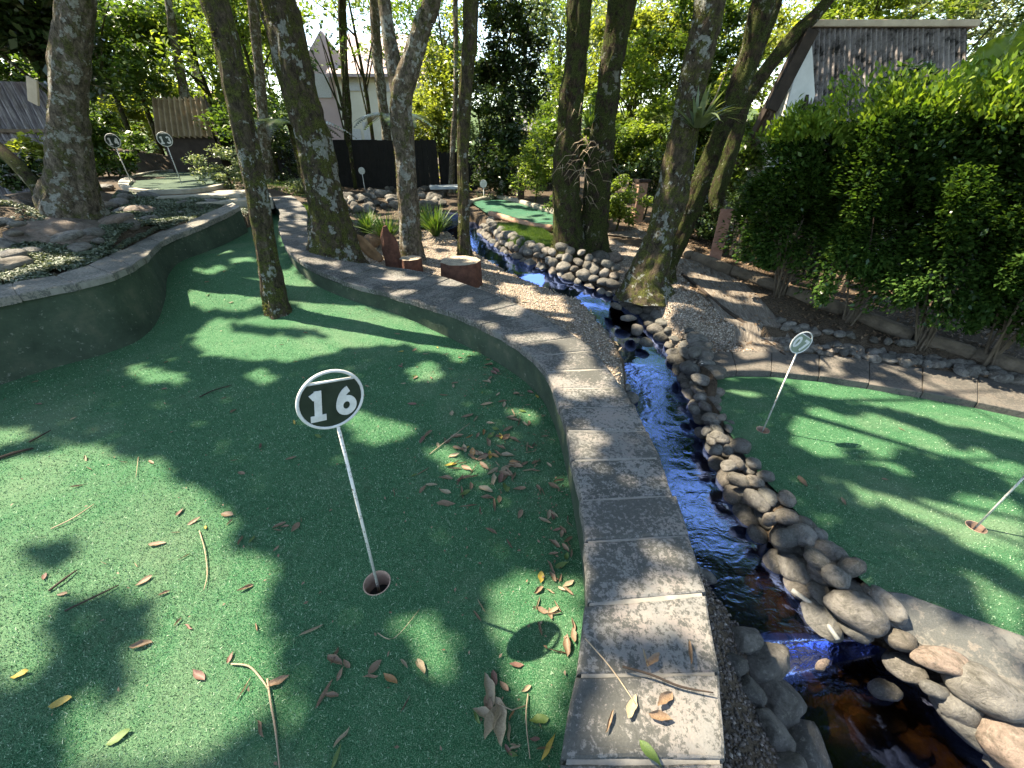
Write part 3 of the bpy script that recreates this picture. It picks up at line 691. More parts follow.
def stone(name, loc, size, mat, label, cat='stone', group=None, rot=None, ang=False, k=None, flat=1.0):
    src = random.choice(ANG if ang else ROUND) if k is None else (ANG if ang else ROUND)[k]
    key = (src.name, mat)
    if key not in _mv: m2 = src.copy(); m2.materials.append(M[mat]); _mv[key] = m2
    o = bpy.data.objects.new(name, _mv[key]); link(o); o.location = loc
    o.rotation_euler = rot or (random.uniform(-.3, .3), random.uniform(-.3, .3), random.uniform(0, 6.28)); o.scale = (size, size * random.uniform(.85, 1.05), size * flat * random.uniform(.85, 1.1))
    return tag(o, label, cat, group)
# right bank: rows of rounded cobbles mortared between the stream and the lower green
n = len(SRd)
def walk(A, step, lo, hi):
    out = []; acc = 0; last = None
    for i in range(1, len(A)):
        seg = A[i] - A[i - 1]; L = np.linalg.norm(seg); k = 0
        while acc + L * (1 - k) >= step:
            k += (step - acc) / L; acc = 0; p_ = A[i - 1] + seg * k
            if lo <= i <= hi: out.append((p_, seg / L, i))
            if k >= 1: break
        acc += L * (1 - k) if k < 1 else 0
    return out
lab_b = {0: ('grey cobble in the wet bottom course of the bank below the lower green', 'bottom course of the far stream bank'), 1: ('rounded grey cobble in the middle courses of the bank beside the lower green', 'middle courses of the far stream bank'), 2: ('rounded pale grey cobble in the top course bordering the lower green', 'top course of the far stream bank')}
for row in range(6):
    for (p_, d_, i) in walk(SRd, .185, 7 * 8, 12 * 8 - 2):
        nrm = np.array([-d_[1], d_[0]]); nrm = nrm if nrm[0] > 0 else -nrm
        tgt = G7 + .03 if i > 58 else -.3
        z = SZd[i] + (tgt - SZd[i]) * min(1, row / 4) + random.uniform(-.015, .02)
        q_ = p_ + nrm * (-.01 + row * .072) + d_ * (.09 if row % 2 else 0) + rng.uniform(-.02, .02, 2)
        s_ = random.uniform(.16, .25); L = lab_b[0 if row == 0 else (2 if row >= 4 else 1)]
        if poly_in(np.array([q_[0]]), np.array([q_[1]]), T07)[0] and row > 2: continue
        stone('river_stone', (q_[0], q_[1], z), s_, 'river_rock', L[0], 'stone', L[1], rot=(random.uniform(-.3, .3), random.uniform(-.3, .5), math.atan2(d_[1], d_[0]) + random.uniform(-.6, .6)))
# loose fill of smaller cobbles between the courses and the turf edge
TEp = [P(*a) for a in [(704, 384, G7), (712, 398, G7), (722, 420, G7), (740, 450, G7), (765, 480, G7), (800, 515, G7), (838, 560, G7), (868, 588, G7)]]
for i in range(len(TEp) - 1):
    n_ = max(2, int((TEp[i + 1] - TEp[i]).length / .13))
    for k in range(n_):
        q_ = TEp[i].lerp(TEp[i + 1], k / n_)
        for dx, dz in ((.0, .02), (-.10, .0), (-.19, -.02)):
            if random.random() < .85: stone('river_stone', (q_.x + dx + random.uniform(-.02, .02), q_.y + random.uniform(-.03, .03), G7 + dz + random.uniform(-.01, .01)), random.uniform(.11, .19), 'river_rock' if random.random() < .8 else 'pale_rock', lab_b[2][0], 'stone', lab_b[2][1])
# upper part of the bank by the gravel, low flat stones
for row in range(3):
    for (p_, d_, i) in walk(SRd, .15, 4 * 8, 7 * 8):
        nrm = np.array([-d_[1], d_[0]]); nrm = nrm if nrm[0] > 0 else -nrm; q_ = p_ + nrm * (row * .10) + rng.uniform(-.02, .02, 2)
        z = SZd[i] + .03 + row * .085
        stone('bank_stone', (q_[0], q_[1], z), random.uniform(.18, .28), 'river_rock' if row else 'dark_rock', 'brown grey stone along the narrow stream below the gravel and the leaning mossy tree', 'stone', 'stones edging the narrow stream', flat=.8)
# the dry stone bank upstream
for row in range(4):
    for (p_, d_, i) in walk(SRd, .155, 4, 4 * 8 + 6):
        if row == 3 and i < 17: continue
        nrm = np.array([-d_[1], d_[0]]); nrm = nrm if nrm[1] > 0 else -nrm; q_ = p_ + nrm * (.0 + row * .085) + rng.uniform(-.03, .03, 2)
        z = SZd[i] + .02 + row * .095 + random.uniform(-.02, .02)
        stone('wall_stone', (q_[0], q_[1], z), random.uniform(.15, .24), 'pale_rock' if random.random() < .55 else 'river_rock', 'pale rounded stone in the piled bank below the twin mossy trunks' if i > 18 else 'grey stone in the piled bank beside the distant pond', 'stone', 'stones of the piled upstream bank' if i > 18 else 'stones of the piled bank by the pond', ang=row == 0)
# pale cobbles at the corner of the lower green
for px, py, z, s_, lab in ((702, 380, -.42, .20, 'yellowish boulder at the corner of the lower green'), (690, 368, -.42, .24, 'round grey boulder above the yellowish one at the stream bend'), (716, 392, -.5, .15, 'small tan stone touching the kerb slab of the lower green'), (695, 352, -.34, .22, 'squat grey boulder on the gravel edge of the stream')):
    stone('boulder', P(px, py, z), s_, 'pale_rock' if 'grey' not in lab else 'river_rock', lab, 'boulder')
for px, py, z, s_, lab in ((628, 318, -.24, .20, 'dark stone at the water just below the root of the leaning mossy tree'), (637, 330, -.30, .18, 'stone jutting into the narrow stream under the leaning mossy tree'), (646, 342, -.38, .17, 'small stone at the stream edge just downstream of the leaning mossy tree'), (616, 306, -.16, .18, 'stone at the stream edge just upstream of the leaning mossy tree')):
    stone('boulder', P(px, py, z), s_, 'river_rock', lab, 'boulder')
# named boulders low on the right
for px, py, z, s_, mat, lab, k in ((942, 660, -.56, .30, 'tan_boulder', 'pinkish oval boulder lying on the bank below the grey slab', 0), (985, 690, -.60, .38, 'pale_rock', 'long pale tan boulder behind the pinkish oval one', 2), (935, 690, -.68, .16, 'river_rock', 'small round stone wedged below the pinkish boulder', 1),
        (860, 612, -.62, .40, 'river_rock', 'wide brown grey boulder beside the waterfall lip', 3), (900, 640, -.66, .20, 'river_rock', 'squarish grey stone between the brown boulder and the pinkish one', 4), (905, 668, -.80, .24, 'river_rock', 'low wet stone under the squarish one by the pool', 5), (862, 630, -.76, .17, 'pale_rock', 'small pale stone catching the light above the waterfall', 6),
        (975, 722, -.78, .40, 'river_rock', 'big brown boulder standing in the dark pool edge', 3), (1015, 745, -.72, .40, 'tan_boulder', 'tan boulder cut by the corner of the frame', 4), (920, 655, -.85, .26, 'dark_rock', 'dark wet stone at the waterline of the pool', 0), (1010, 695, -.62, .26, 'pale_rock', 'pale stone at the foot of the grey slab by the frame edge', 5), (885, 690, -.95, .2, 'dark_rock', 'dark stone breaking the pool surface below the bank', 2),
        (828, 570, -.60, .24, 'river_rock', 'large smooth grey stone at the green edge above the bank', 1), (800, 535, -.55, .20, 'river_rock', 'smooth elongated grey stone overlapping the turf edge', 3), (960, 705, -.72, .26, 'river_rock', 'grey brown stone between the two tan boulders', 6), (1030, 770, -.85, .4, 'river_rock', 'dark boulder in the very corner by the pool', 0)):
    stone('boulder', P(px, py, z), s_ * (.74 if px > 855 else .85), mat, lab, 'boulder', k=k, rot=(random.uniform(-.2, .2), random.uniform(-.2, .2), random.uniform(-.9, -.1)))
# near bank: rocks between the kerb wall and the stream
for px, py, z, s_, lab in ((722, 600, -.62, .22, 'dark jagged rock at the foot of the kerb wall above the waterfall'), (742, 640, -.66, .20, 'angular dark rock on the near bank beside the cascade'), (765, 665, -.72, .26, 'grey rock leaning over the waterfall lip on the near bank'), (775, 700, -.74, .30, 'large smooth grey rock on the near bank below the waterfall'), (770, 735, -.74, .22, 'grey stone below the large smooth one on the near bank'),
        (795, 720, -.84, .30, 'sloping dark rock at the edge of the lower pool'), (800, 755, -.84, .32, 'dark slab of rock in the near bank by the pool bottom'), (748, 690, -.58, .14, 'small brown stone on the dark gravel'), (735, 665, -.55, .12, 'fist sized stone on the dark gravel by the coping'), (708, 575, -.62, .18, 'mossy rock tucked under the coping slab'), (752, 612, -.72, .14, 'flat stone at the water edge of the near bank'), (790, 775, -.76, .22, 'rough stone at the bottom of the near bank')):
    stone('bank_rock', G(px, py, z) + Vector((0, 0, .02)), s_ * 1.05, 'dark_rock', lab, 'rock', ang=random.random() < .45)
for (p_, d_, i) in walk(SLd, .17, 4 * 8, 11 * 8):
    nrm = np.array([-d_[1], d_[0]]); nrm = nrm if nrm[0] < 0 else -nrm
    for row in range(2):
        q_ = p_ + nrm * (.02 + row * .10) + rng.uniform(-.03, .03, 2)
        stone('near_bank_stone', (q_[0], q_[1], SZd[i] + .03 + row * .09), random.uniform(.12, .20), 'pale_rock' if 50 < i < 60 else 'river_rock', 'stone edging the stream on the kerb wall side', 'stone', 'stones edging the stream on the wall side', ang=random.random() < .4)
# stream bed stones, seen through the water
for _ in range(70):
    i = random.randrange(36, len(SLd) - 18); t_ = random.uniform(.05, .95); q_ = SLd[i] * t_ + SRd[i] * (1 - t_)
    stone('stream_bed_stone', (q_[0], q_[1], SZd[i] - .13), random.uniform(.07, .2), 'tan_boulder' if random.random() < .5 else 'river_rock', 'brown stone on the stream bed under the water', 'stone', 'stones on the stream bed', flat=.6)
for _ in range(26):
    q_ = (random.uniform(1.6, 2.3), random.uniform(.35, 1.0)); stone('pool_stone', (q_[0], q_[1], -1.13), random.uniform(.08, .22), 'dark_rock', 'algae dark stone under the water of the lower pool', 'stone', 'stones under the lower pool', flat=.7)
# grey slab between the lower green and the bank
V = [P(*a) for a in [(868, 588, -.53), (905, 592, -.53), (960, 612, -.53), (1040, 640, -.53), (1100, 665, -.53), (1100, 740, -.60), (1024, 705, -.62), (985, 690, -.64), (950, 665, -.64), (915, 640, -.64), (885, 618, -.60)]]
nn = len(V); V2 = [v + Vector((0, 0, -.10)) for v in V]; Fc = [tuple(range(nn)), tuple(nn + k for k in range(nn))[::-1]] + [(k, (k + 1) % nn, nn + (k + 1) % nn, nn + k) for k in range(nn)]
o = mesh('stone_slab', V + V2, Fc, 'slab_grey'); bmesh_norm(o); bevel(o, .012, 2); tag(o, 'broad flat grey slab sloping from the lower green towards the boulders', 'stone slab')
# kerb slabs at the top of the lower green
root = empty('green_kerb', tuple(far07[0]), 'low row of grey paving slabs along the top edge of the lower green', 'kerb')
sa, sb, _f = resample(far07, far07b, .42)
for i in range(len(sa) - 1):
    a0, a1, b0, b1 = sa[i], sa[i + 1].lerp(sa[i], .012), sb[i], sb[i + 1].lerp(sb[i], .012); jz = random.uniform(-.008, .008)
    V = [v + Vector((0, 0, jz)) for v in (a0, a1, b1, b0)] + [v + Vector((0, 0, -.12)) for v in (a0, a1, b1, b0)]
    o = mesh('kerb_slab', V, [(0, 1, 2, 3), (7, 6, 5, 4), (0, 4, 5, 1), (1, 5, 6, 2), (2, 6, 7, 3), (3, 7, 4, 0)], 'paver', root); bmesh_norm(o); bevel(o, .006)
# white pipe in the bank
tube('drain_pipe', [P(792, 590, -.70), P(815, 606, -.73), P(838, 640, -.74)], .014, 'white_pipe', None, 8); tag(bpy.context.scene.objects['drain_pipe'], 'thin white pipe lying at the foot of the cobble bank above the waterfall', 'pipe')

# ------------------------------------------------------------------ path, edging, cobbles by the hedge
path = [(600, 232, .2), (640, 240, .14), (690, 280, 0), (735, 320, -.18), (786, 357, -.38), (860, 366, -.40), (800, 325, -.22), (745, 285, -.03), (690, 258, .08), (640, 228, .2)]
xy = [(P(*a).x, P(*a).y) for a in path]
turf_sheet('path', xy, lambda x, y: gz(x, y) + .014, 'path_surface', step=.12, label='trodden mulch path running between the gravel and the hedge')
e_pts = [G(a, b, -.1) + Vector((0, 0, .015)) for a, b in ((682, 275), (700, 290), (720, 307), (742, 323), (762, 340), (784, 357))]
tube('edging_board', e_pts, .022, 'dark_timber', None, 6); tag(scene.objects['edging_board'], 'dark sunken timber edging between the gravel and the trodden path', 'edging')
lg = [(655, 240), (695, 262), (735, 277), (790, 297), (850, 318), (920, 345), (980, 362), (1050, 385), (1150, 410)]
lp = [G(a, b, 0) + Vector((0, .1, .05)) for a, b in lg]
for i in range(0, len(lp) - 1):
    a, b = lp[i], lp[i + 1].lerp(lp[i], .03); tube('edging_log', [a, a.lerp(b, .5) + Vector((0, 0, .01)), b], [.075, .082, .072], 'log_grey', None, 12, .12, i, 4)
    tag(scene.objects['edging_log' if i == 0 else 'edging_log.%03d' % i], ['log edging beyond the mossy leaning tree', 'log edging reaching the foot of the reddish leaning plank', 'log edging just past the leaning plank', 'log edging in front of the dark pickets', 'log edging behind the first hedge stems', 'log edging behind the pale cobbles and middle hedge stems', 'log edging behind the spreading hedge stems', 'log edging at the frame edge under the hedge'][i], 'log')
cob = [(P(*a).x, P(*a).y) for a in [(775, 318, -.25), (850, 335, -.32), (930, 350, -.36), (1040, 372, -.4), (1100, 402, -.46), (1024, 389, -.46), (940, 376, -.46), (860, 362, -.45), (790, 352, -.42)]]
xs = [c[0] for c in cob]; ys = [c[1] for c in cob]; k = 0
while k < 285:
    x, y = random.uniform(min(xs), max(xs)), random.uniform(min(ys), max(ys))
    if poly_in(np.array([x]), np.array([y]), cob)[0]:
        stone('cobble', (x, y, gz(x, y) + .02), random.uniform(.08, .16), 'pale_rock' if random.random() < .8 else 'river_rock', 'pale broken cobble strewn between the kerb slabs and the hedge', 'stone', 'pale cobbles under the hedge', ang=random.random() < .5); k += 1

# loose gravel (stuff)
def pebble_cloud(name, polys, n, smin, smax, mat, label, zf=None):
    base = np.array([(1, 0, 0), (-1, 0, 0), (0, 1, 0), (0, -1, 0), (0, 0, 1), (0, 0, -1)], float); tri = np.array([(0, 2, 4), (2, 1, 4), (1, 3, 4), (3, 0, 4), (2, 0, 5), (1, 2, 5), (3, 1, 5), (0, 3, 5)])
    P_ = []
    for poly, frac in polys:
        xs = [c[0] for c in poly]; ys = [c[1] for c in poly]; m = int(n * frac); a = rng.uniform(min(xs), max(xs), m * 3); b = rng.uniform(min(ys), max(ys), m * 3); k = poly_in(a, b, poly); P_.append(np.stack([a[k][:m], b[k][:m]], 1))
    P_ = np.concatenate(P_); m = len(P_); z = terrain_z(P_[:, 0], P_[:, 1]); d, _, _ = stream_info(P_[:, 0], P_[:, 1]); ok = d > -.02; P_ = P_[ok]; z = z[ok]; m = len(z)
    s = rng.uniform(smin, smax, (m, 1, 1)) * rng.uniform(.6, 1.2, (m, 1, 3)); s[:, :, 2] *= .6; a = rng.uniform(0, 6.28, m)
    Vb = base[None] * s + rng.normal(0, .12, (m, 6, 3)) * s; ca, sa_ = np.cos(a)[:, None], np.sin(a)[:, None]
    x = Vb[..., 0] * ca - Vb[..., 1] * sa_; y = Vb[..., 0] * sa_ + Vb[..., 1] * ca; Vb = np.stack([x + P_[:, :1], y + P_[:, 1:], Vb[..., 2] + z[:, None] + .002], -1)
    V = Vb[:, tri].reshape(-1, 3)
    me = bpy.data.meshes.new(name); vv = Vb.reshape(-1, 3).astype(np.float32); f = (tri[None] + (np.arange(m) * 6)[:, None, None]).reshape(-1, 3)
    me.vertices.add(len(vv)); me.vertices.foreach_set('co', vv.ravel()); me.loops.add(f.size); me.loops.foreach_set('vertex_index', f.ravel().astype(np.int32)); me.polygons.add(len(f)); me.polygons.foreach_set('loop_start', np.arange(0, f.size, 3, dtype=np.int32))
    me.update(calc_edges=True); me.materials.append(M[mat]); o = link(bpy.data.objects.new(name, me)); tag(o, label, None, None, 'stuff')
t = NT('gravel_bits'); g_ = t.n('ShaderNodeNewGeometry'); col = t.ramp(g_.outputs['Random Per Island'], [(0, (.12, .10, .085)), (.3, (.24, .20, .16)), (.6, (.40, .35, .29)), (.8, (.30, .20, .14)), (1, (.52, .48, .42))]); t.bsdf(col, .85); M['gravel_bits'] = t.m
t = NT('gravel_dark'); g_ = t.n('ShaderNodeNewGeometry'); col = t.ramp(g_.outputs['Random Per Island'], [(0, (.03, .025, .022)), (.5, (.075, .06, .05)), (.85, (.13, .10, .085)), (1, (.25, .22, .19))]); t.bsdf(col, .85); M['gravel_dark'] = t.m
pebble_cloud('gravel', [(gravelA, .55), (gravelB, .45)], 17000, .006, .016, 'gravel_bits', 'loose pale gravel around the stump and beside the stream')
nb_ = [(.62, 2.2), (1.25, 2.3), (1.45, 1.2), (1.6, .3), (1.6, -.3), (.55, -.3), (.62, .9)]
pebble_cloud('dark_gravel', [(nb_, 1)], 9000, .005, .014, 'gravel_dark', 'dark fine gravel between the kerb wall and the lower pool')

# turf fibres near the camera (stuff): short curled pile standing on the sheet
def fibres(name, poly, zf, n0, box_, dfun, hh, label, excl):
    x = rng.uniform(box_[0], box_[1], n0); y = rng.uniform(box_[2], box_[3], n0); d = np.sqrt(x ** 2 + y ** 2 + 1.6 ** 2); k = rng.uniform(0, 1, n0) < dfun(d); k &= poly_in(x, y, poly)
    for (cx, cy, r) in excl: k &= np.hypot(x - cx, y - cy) > r
    x, y, d = x[k], y[k], d[k]; z = zf(x, y); n = len(x); C = np.stack([x, y, z], 1); a = rng.uniform(0, 6.28, n); w = .0011 * (d / 1.9)[:, None] * np.stack([np.cos(a), np.sin(a), 0 * a], 1)
    tip = C + np.stack([rng.normal(0, .005, n), rng.normal(0, .005, n), rng.uniform(.5, 1, n) * hh], 1); V = np.stack([C - w, C + w, tip], 1).reshape(-1, 3)
    o = fastmesh(name, V, 3, 'fibre'); tag(o, label, None, None, 'stuff')
fibres('turf_pile', T16, lambda x, y: g16(x, y), 1100000, (-3.9, .8, .02, 5.0), lambda d: np.clip((2.4 / d) ** 3.2, 0, 1) * .62, .009, 'short green fibres of the synthetic turf on the number 16 lane', [(cup16.x, cup16.y, .058)])
fibres('turf_pile', T07, lambda x, y: 0 * x + G7, 420000, (1.7, 5.5, .6, 3.6), lambda d: np.clip((2.9 / d) ** 3, 0, 1) * .5, .009, 'short green fibres of the synthetic turf on the lower green', [(cup07.x, cup07.y, .055), (cupR.x, cupR.y, .055)])

# ------------------------------------------------------------------ foreground trees
SUNH = np.array([-.94, .34]); SUNH /= np.linalg.norm(SUNH); ELEV = R(54); TE = math.tan(ELEV)
CANOPY = []   # (trunk top xy, root, mat)
def extrap(pts, rad, ztop):
    d = (pts[-1] - pts[-2]).normalized(); d = (d + Vector((0, 0, .35))).normalized(); k = (ztop - pts[-1].z) / max(d.z, .3); p = pts[-1]
    for j in (1, 2, 3): pts.append(p + d * k * j / 3 + Vector((random.uniform(-.12, .12), random.uniform(-.12, .12), 0))); rad.append(rad[-1] * .88)
def moss_on(root, W, rr, n=2600):
    W = np.array([tuple(w) for w in W]); rr = np.array(rr); k = rng.integers(0, len(W) - 1, n); t_ = rng.uniform(0, 1, n); c = W[k] * (1 - t_)[:, None] + W[k + 1] * t_[:, None]; r_ = rr[k] * (1 - t_) + rr[k + 1] * t_
    a = rng.uniform(0, 6.28, n); d = np.stack([np.cos(a), np.sin(a), 0 * a], 1); p_ = c + d * r_[:, None] * 1.02
    sel = vnoise(a * r_ * 1.5 + 40, p_[:, 2] + 20, .14, 31) + .25 * (-d[:, 0]) > .55; p_, d = p_[sel], d[sel]
    if len(p_): fastmesh('moss', leaves(p_, .022, 0, .35, dirs=d + np.array([0, 0, -.3])), 4, 'moss', root)
def tree(name, base, pts, label, mat='bark', ztop=6.6, limbs=(), canopy=True, flare=1.5, lean=None, group=None, seg=18, yshift=0):
    """base (px,py,z,w); pts [(px,py,w)...] at the base's distance"""
    b = P(base[0], base[1], base[2]) if base[2] is not None else G(base[0], base[1], .3); root = empty(name, tuple(b), label, 'tree', group)
    W = [b + Vector((0, 0, -.12)), b + Vector((0, 0, .02))]; rr = [base[3] / 2 * mpp(b) * 1.25, base[3] / 2 * mpp(b) * 1.02]
    ca = F / math.hypot(F, base[0] - 512); rr = [r_ * ca for r_ in rr]
    for i, (px, py, w) in enumerate(pts): q = PD(px, py, b.y + yshift * (i + 1)); W.append(q); rr.append(w / 2 * mpp(q) * F / math.hypot(F, px - 512))
    vis = len(W)
    extrap(W, rr, ztop)
    W.insert(2, b + Vector((0, 0, .16))); fl = 1.18 if base[3] < 45 else 1.06; rr[0] *= fl * 1.1; rr[1] *= fl; rr.insert(2, rr[1] / fl * 1.0); vis += 1
    tr = tube('trunk', W, rr, mat, root, seg * 2, .24, random.uniform(0, 50), 16)
    for lm in limbs:
        L = [PD(px, py, b.y + lm[0] * j) for j, (px, py, w) in enumerate(lm[1])]; lr = [w / 2 * mpp(q) * ca for (px, py, w), q in zip(lm[1], L)]
        if lm[2]: extrap(L, lr, ztop - .4)
        tube('branch', L, lr, mat, root, 12, .15, random.uniform(0, 50), 6)
    if seg > 10: moss_on(root, W[1:vis], rr[1:vis])
    top = W[-1]
    if canopy:
        for j in range(4):
            a = j * 1.6 + random.uniform(0, 1); e = top + Vector((math.cos(a) * 1.6, math.sin(a) * 1.6, random.uniform(.5, 1.3))); s0 = W[-2]
            tube('branch', [s0, s0.lerp(e, .5) + Vector((0, 0, .2)), e], [rr[-1] * .6, rr[-1] * .4, rr[-1] * .15], mat, root, 8, .1, j, 4)
        CANOPY.append((top.x, top.y, root))
    return root
tree('tree', (80, 223, .82, 66), [(72, 170, 50), (68, 110, 44), (72, 50, 42), (76, 0, 42)], 'thickest mossy trunk, growing in the rock garden above the painted wall', 'bark_light', seg=24)
tree('tree', (279, 313, .08, 24), [(268, 260, 22), (256, 190, 23), (240, 110, 25), (228, 50, 27), (215, 0, 30)], 'slim leaning tree with white lichen patches growing straight out of the putting green', 'bark')
tree('tree', (338, 263, .28, 52), [(330, 220, 43), (318, 160, 38), (302, 100, 37), (288, 40, 37), (278, 0, 38)], 'stout mossy tree with a forked second stem just behind the curving wall', 'bark', limbs=[(.05, [(318, 165, 22), (300, 120, 18), (284, 60, 18), (264, 0, 18)], True)], seg=22)
tree('tree', (270, 192, .55, 13), [(264, 130, 12), (258, 60, 11), (252, 0, 11)], 'thin tan trunk seen behind the slim leaning tree', 'bark_light', canopy=False)
tree('tree', (413, 258, .18, 22), [(409, 210, 19), (405, 160, 20), (401, 115, 22), (404, 85, 24), (414, 55, 19), (425, 20, 18), (433, 0, 17)], 'pale barked tree forking into two stems among the grass tufts', 'bark_light', limbs=[(.04, [(401, 100, 18), (396, 75, 17), (389, 35, 14), (384, 0, 13)], True)])
tree('tree', (465, 256, .2, 13), [(464, 210, 11), (463, 150, 11), (466, 90, 13), (470, 40, 14), (471, 0, 15)], 'slender upright tree behind the round stump', 'bark', limbs=[])
tree('tree', (568, 252, .15, 32), [(566, 200, 27), (567, 150, 25), (573, 90, 23), (578, 40, 22), (580, 0, 24)], 'dark mossy tree, the straighter of the twin trunks above the stone bank', 'bark_dark')
tree('tree', (592, 250, .15, 28), [(596, 200, 26), (602, 140, 26), (609, 80, 22), (616, 40, 23), (622, 0, 27)], 'dark mossy tree, the leaning one of the twin trunks above the stone bank', 'bark_dark')
tree('tree', (648, 287, 0, 40), [(658, 245, 32), (670, 200, 32), (682, 140, 30), (692, 90, 30), (702, 40, 30), (710, 0, 32)], 'mossy leaning tree at the stream edge with the spiky plant on its trunk', 'bark', seg=22)
tree('tree', (664, 276, .03, 20), [(683, 230, 19), (702, 180, 19), (722, 130, 20), (738, 90, 21), (752, 50, 25), (764, 0, 27)], 'second leaning tree rising just behind the one with the spiky plant', 'bark_dark')
tree('tree', (708, 235, .1, 17), [(722, 180, 17), (734, 140, 16), (746, 100, 15), (770, 65, 16), (795, 35, 16), (828, 0, 14)], 'strongly leaning dark tree whose top bends over the shed roof', 'bark_dark', limbs=[(.05, [(738, 125, 12), (744, 90, 10), (756, 60, 9), (778, 0, 10)], True)])
# two trees standing out of frame that carry the shade
for (x, y, lab) in ((-6.8, 2.2, 'tall tree outside the photo beyond the rock garden'), (-5.5, -1.0, 'tall tree outside the photo behind the viewer')):
    root = empty('tree', (x, y, 0), lab, 'tree'); tube('trunk', [(x, y, -.1), (x + .1, y, 3), (x, y + .2, 6.6)], [.24, .18, .12], 'bark', root, 14, .15, 3, 8); CANOPY.append((x, y, root))
# thin background trunks
for b_, pts, lab, mt in (((349, 188, .42, 9), [(348, 120, 8), (344, 60, 8), (342, 0, 9)], 'thin dark trunk in front of the pale house', 'bark_dark'), ((393, 187, .42, 10), [(386, 130, 9), (378, 60, 10), (374, 0, 9)], 'thin lichen pale trunk leaning in front of the black fence', 'bark_light'),
        ((202, 170, .85, 13), [(190, 120, 12), (178, 60, 10), (168, 0, 9)], 'thin trunk in front of the little hut', 'bark_light'), ((216, 158, .9, 11), [(208, 110, 10), (192, 60, 9), (170, 0, 8)], 'thin curved trunk at the corner of the little hut', 'bark_light'),
        ((112, 150, 1.3, 14), [(100, 100, 12), (118, 60, 11), (130, 0, 9)], 'dark bent trunk on the leafy embankment', 'bark_dark'), ((452, 190, .45, 6), [(453, 140, 5), (456, 80, 5), (455, 0, 5)], 'spindly trunk beside the end of the black fence', 'bark_light')):
    tree('slim_tree', b_, pts, lab, mt, canopy=False, seg=10)

# ------------------------------------------------------------------ shade canopy: unseen crowns, their gaps carved from hand-drawn patches of sun
LIT = [[(-30, 425), (40, 434), (95, 445), (130, 452), (165, 464), (180, 480), (215, 492), (240, 520), (272, 545), (276, 575), (256, 600), (268, 640), (290, 690), (235, 745), (150, 775), (60, 765), (-30, 640)],
       [(180, 298), (205, 282), (262, 277), (270, 305), (240, 312), (186, 308)], [(268, 316), (300, 306), (345, 300), (352, 312), (420, 320), (470, 335), (486, 350), (462, 360), (400, 347), (345, 346), (300, 364), (240, 362), (196, 352), (190, 335), (215, 318)],
       [(255, 278), (300, 266), (360, 292), (400, 306), (470, 328), (400, 330), (330, 312), (285, 302)], [(122, 368), (145, 363), (180, 370), (197, 380), (175, 386), (130, 380)], [(325, 415), (345, 405), (370, 410), (415, 424), (422, 436), (395, 446), (350, 440)],
       [(494, 585), (515, 572), (560, 570), (584, 585), (590, 640), (580, 700), (545, 735), (505, 700), (490, 640)], [(415, 605), (440, 608), (460, 650), (450, 690), (425, 680), (412, 640)],
       [(246, 372), (268, 370), (280, 378), (262, 386), (246, 382)], [(405, 370), (425, 362), (445, 372), (430, 384), (408, 380)], [(420, 455), (450, 448), (475, 462), (500, 470), (480, 482), (450, 470)], [(562, 478), (580, 474), (584, 492), (566, 496)], [(510, 405), (535, 412), (530, 425), (505, 418)],
       [(190, 270), (215, 263), (228, 268), (205, 276)], [(205, 248), (225, 245), (235, 252), (212, 254)], [(240, 225), (262, 220), (265, 232), (245, 235)], [(225, 258), (255, 255), (258, 262), (230, 266)],
       [(568, 430), (604, 432), (606, 456), (572, 458)], [(590, 598), (690, 560), (716, 620), (724, 768), (560, 780), (585, 700), (602, 660), (600, 625)], [(556, 385), (600, 372), (618, 392), (575, 402)],
       [(795, 425), (812, 414), (845, 420), (868, 440), (905, 428), (955, 452), (1030, 476), (1030, 500), (985, 492), (950, 480), (965, 505), (1030, 560), (1030, 640), (985, 590), (940, 545), (905, 512), (870, 500), (850, 488), (895, 484), (880, 468), (830, 450)],
       [(780, 418), (820, 408), (900, 420), (960, 445), (1030, 468), (1030, 645), (990, 625), (960, 570), (905, 530), (862, 500), (835, 470), (800, 446)], [(716, 386), (740, 380), (760, 396), (742, 412), (722, 408)], [(770, 376), (850, 384), (930, 400), (1030, 425), (1030, 440), (960, 425), (880, 405), (800, 392)], [(880, 500), (905, 505), (900, 515), (870, 508)], [(720, 372), (820, 376), (815, 382), (722, 378)]]
KERB = [(p.x, p.y) for p, q in RF] + [(q.x, q.y) for p, q in reversed(RF)]
KLIT = [[(566, 430), (606, 432), (608, 457), (570, 459)], [(600, 598), (694, 566), (716, 618), (724, 768), (560, 780), (585, 705), (604, 660), (600, 625)], [(552, 382), (600, 370), (622, 392), (575, 402)], [(640, 540), (690, 545), (697, 570), (650, 560)], [(590, 480), (610, 478), (612, 488), (592, 490)]]
HOLE = [[(900, 445), (960, 462), (1030, 490), (1030, 505), (960, 488), (890, 462)], [(880, 505), (950, 540), (1030, 590), (1030, 605), (940, 560), (870, 515)], [(840, 475), (900, 478), (945, 500), (880, 492)], [(62, 600), (90, 590), (150, 602), (145, 625), (118, 655), (120, 690), (70, 720), (20, 745), (-30, 745), (20, 700), (50, 660)], [(605, 640), (690, 640), (690, 672), (610, 668)], [(30, 545), (70, 540), (68, 560), (35, 562)], [(840, 445), (862, 452), (858, 460), (842, 452)], [(225, 530), (275, 530), (270, 550), (228, 548)],
        [(-30, 455), (60, 440), (60, 446), (-30, 470)], [(222, 322), (310, 330), (330, 340), (250, 333)], [(910, 470), (960, 490), (950, 500), (905, 482)], [(930, 530), (990, 560), (980, 570), (925, 542)]]
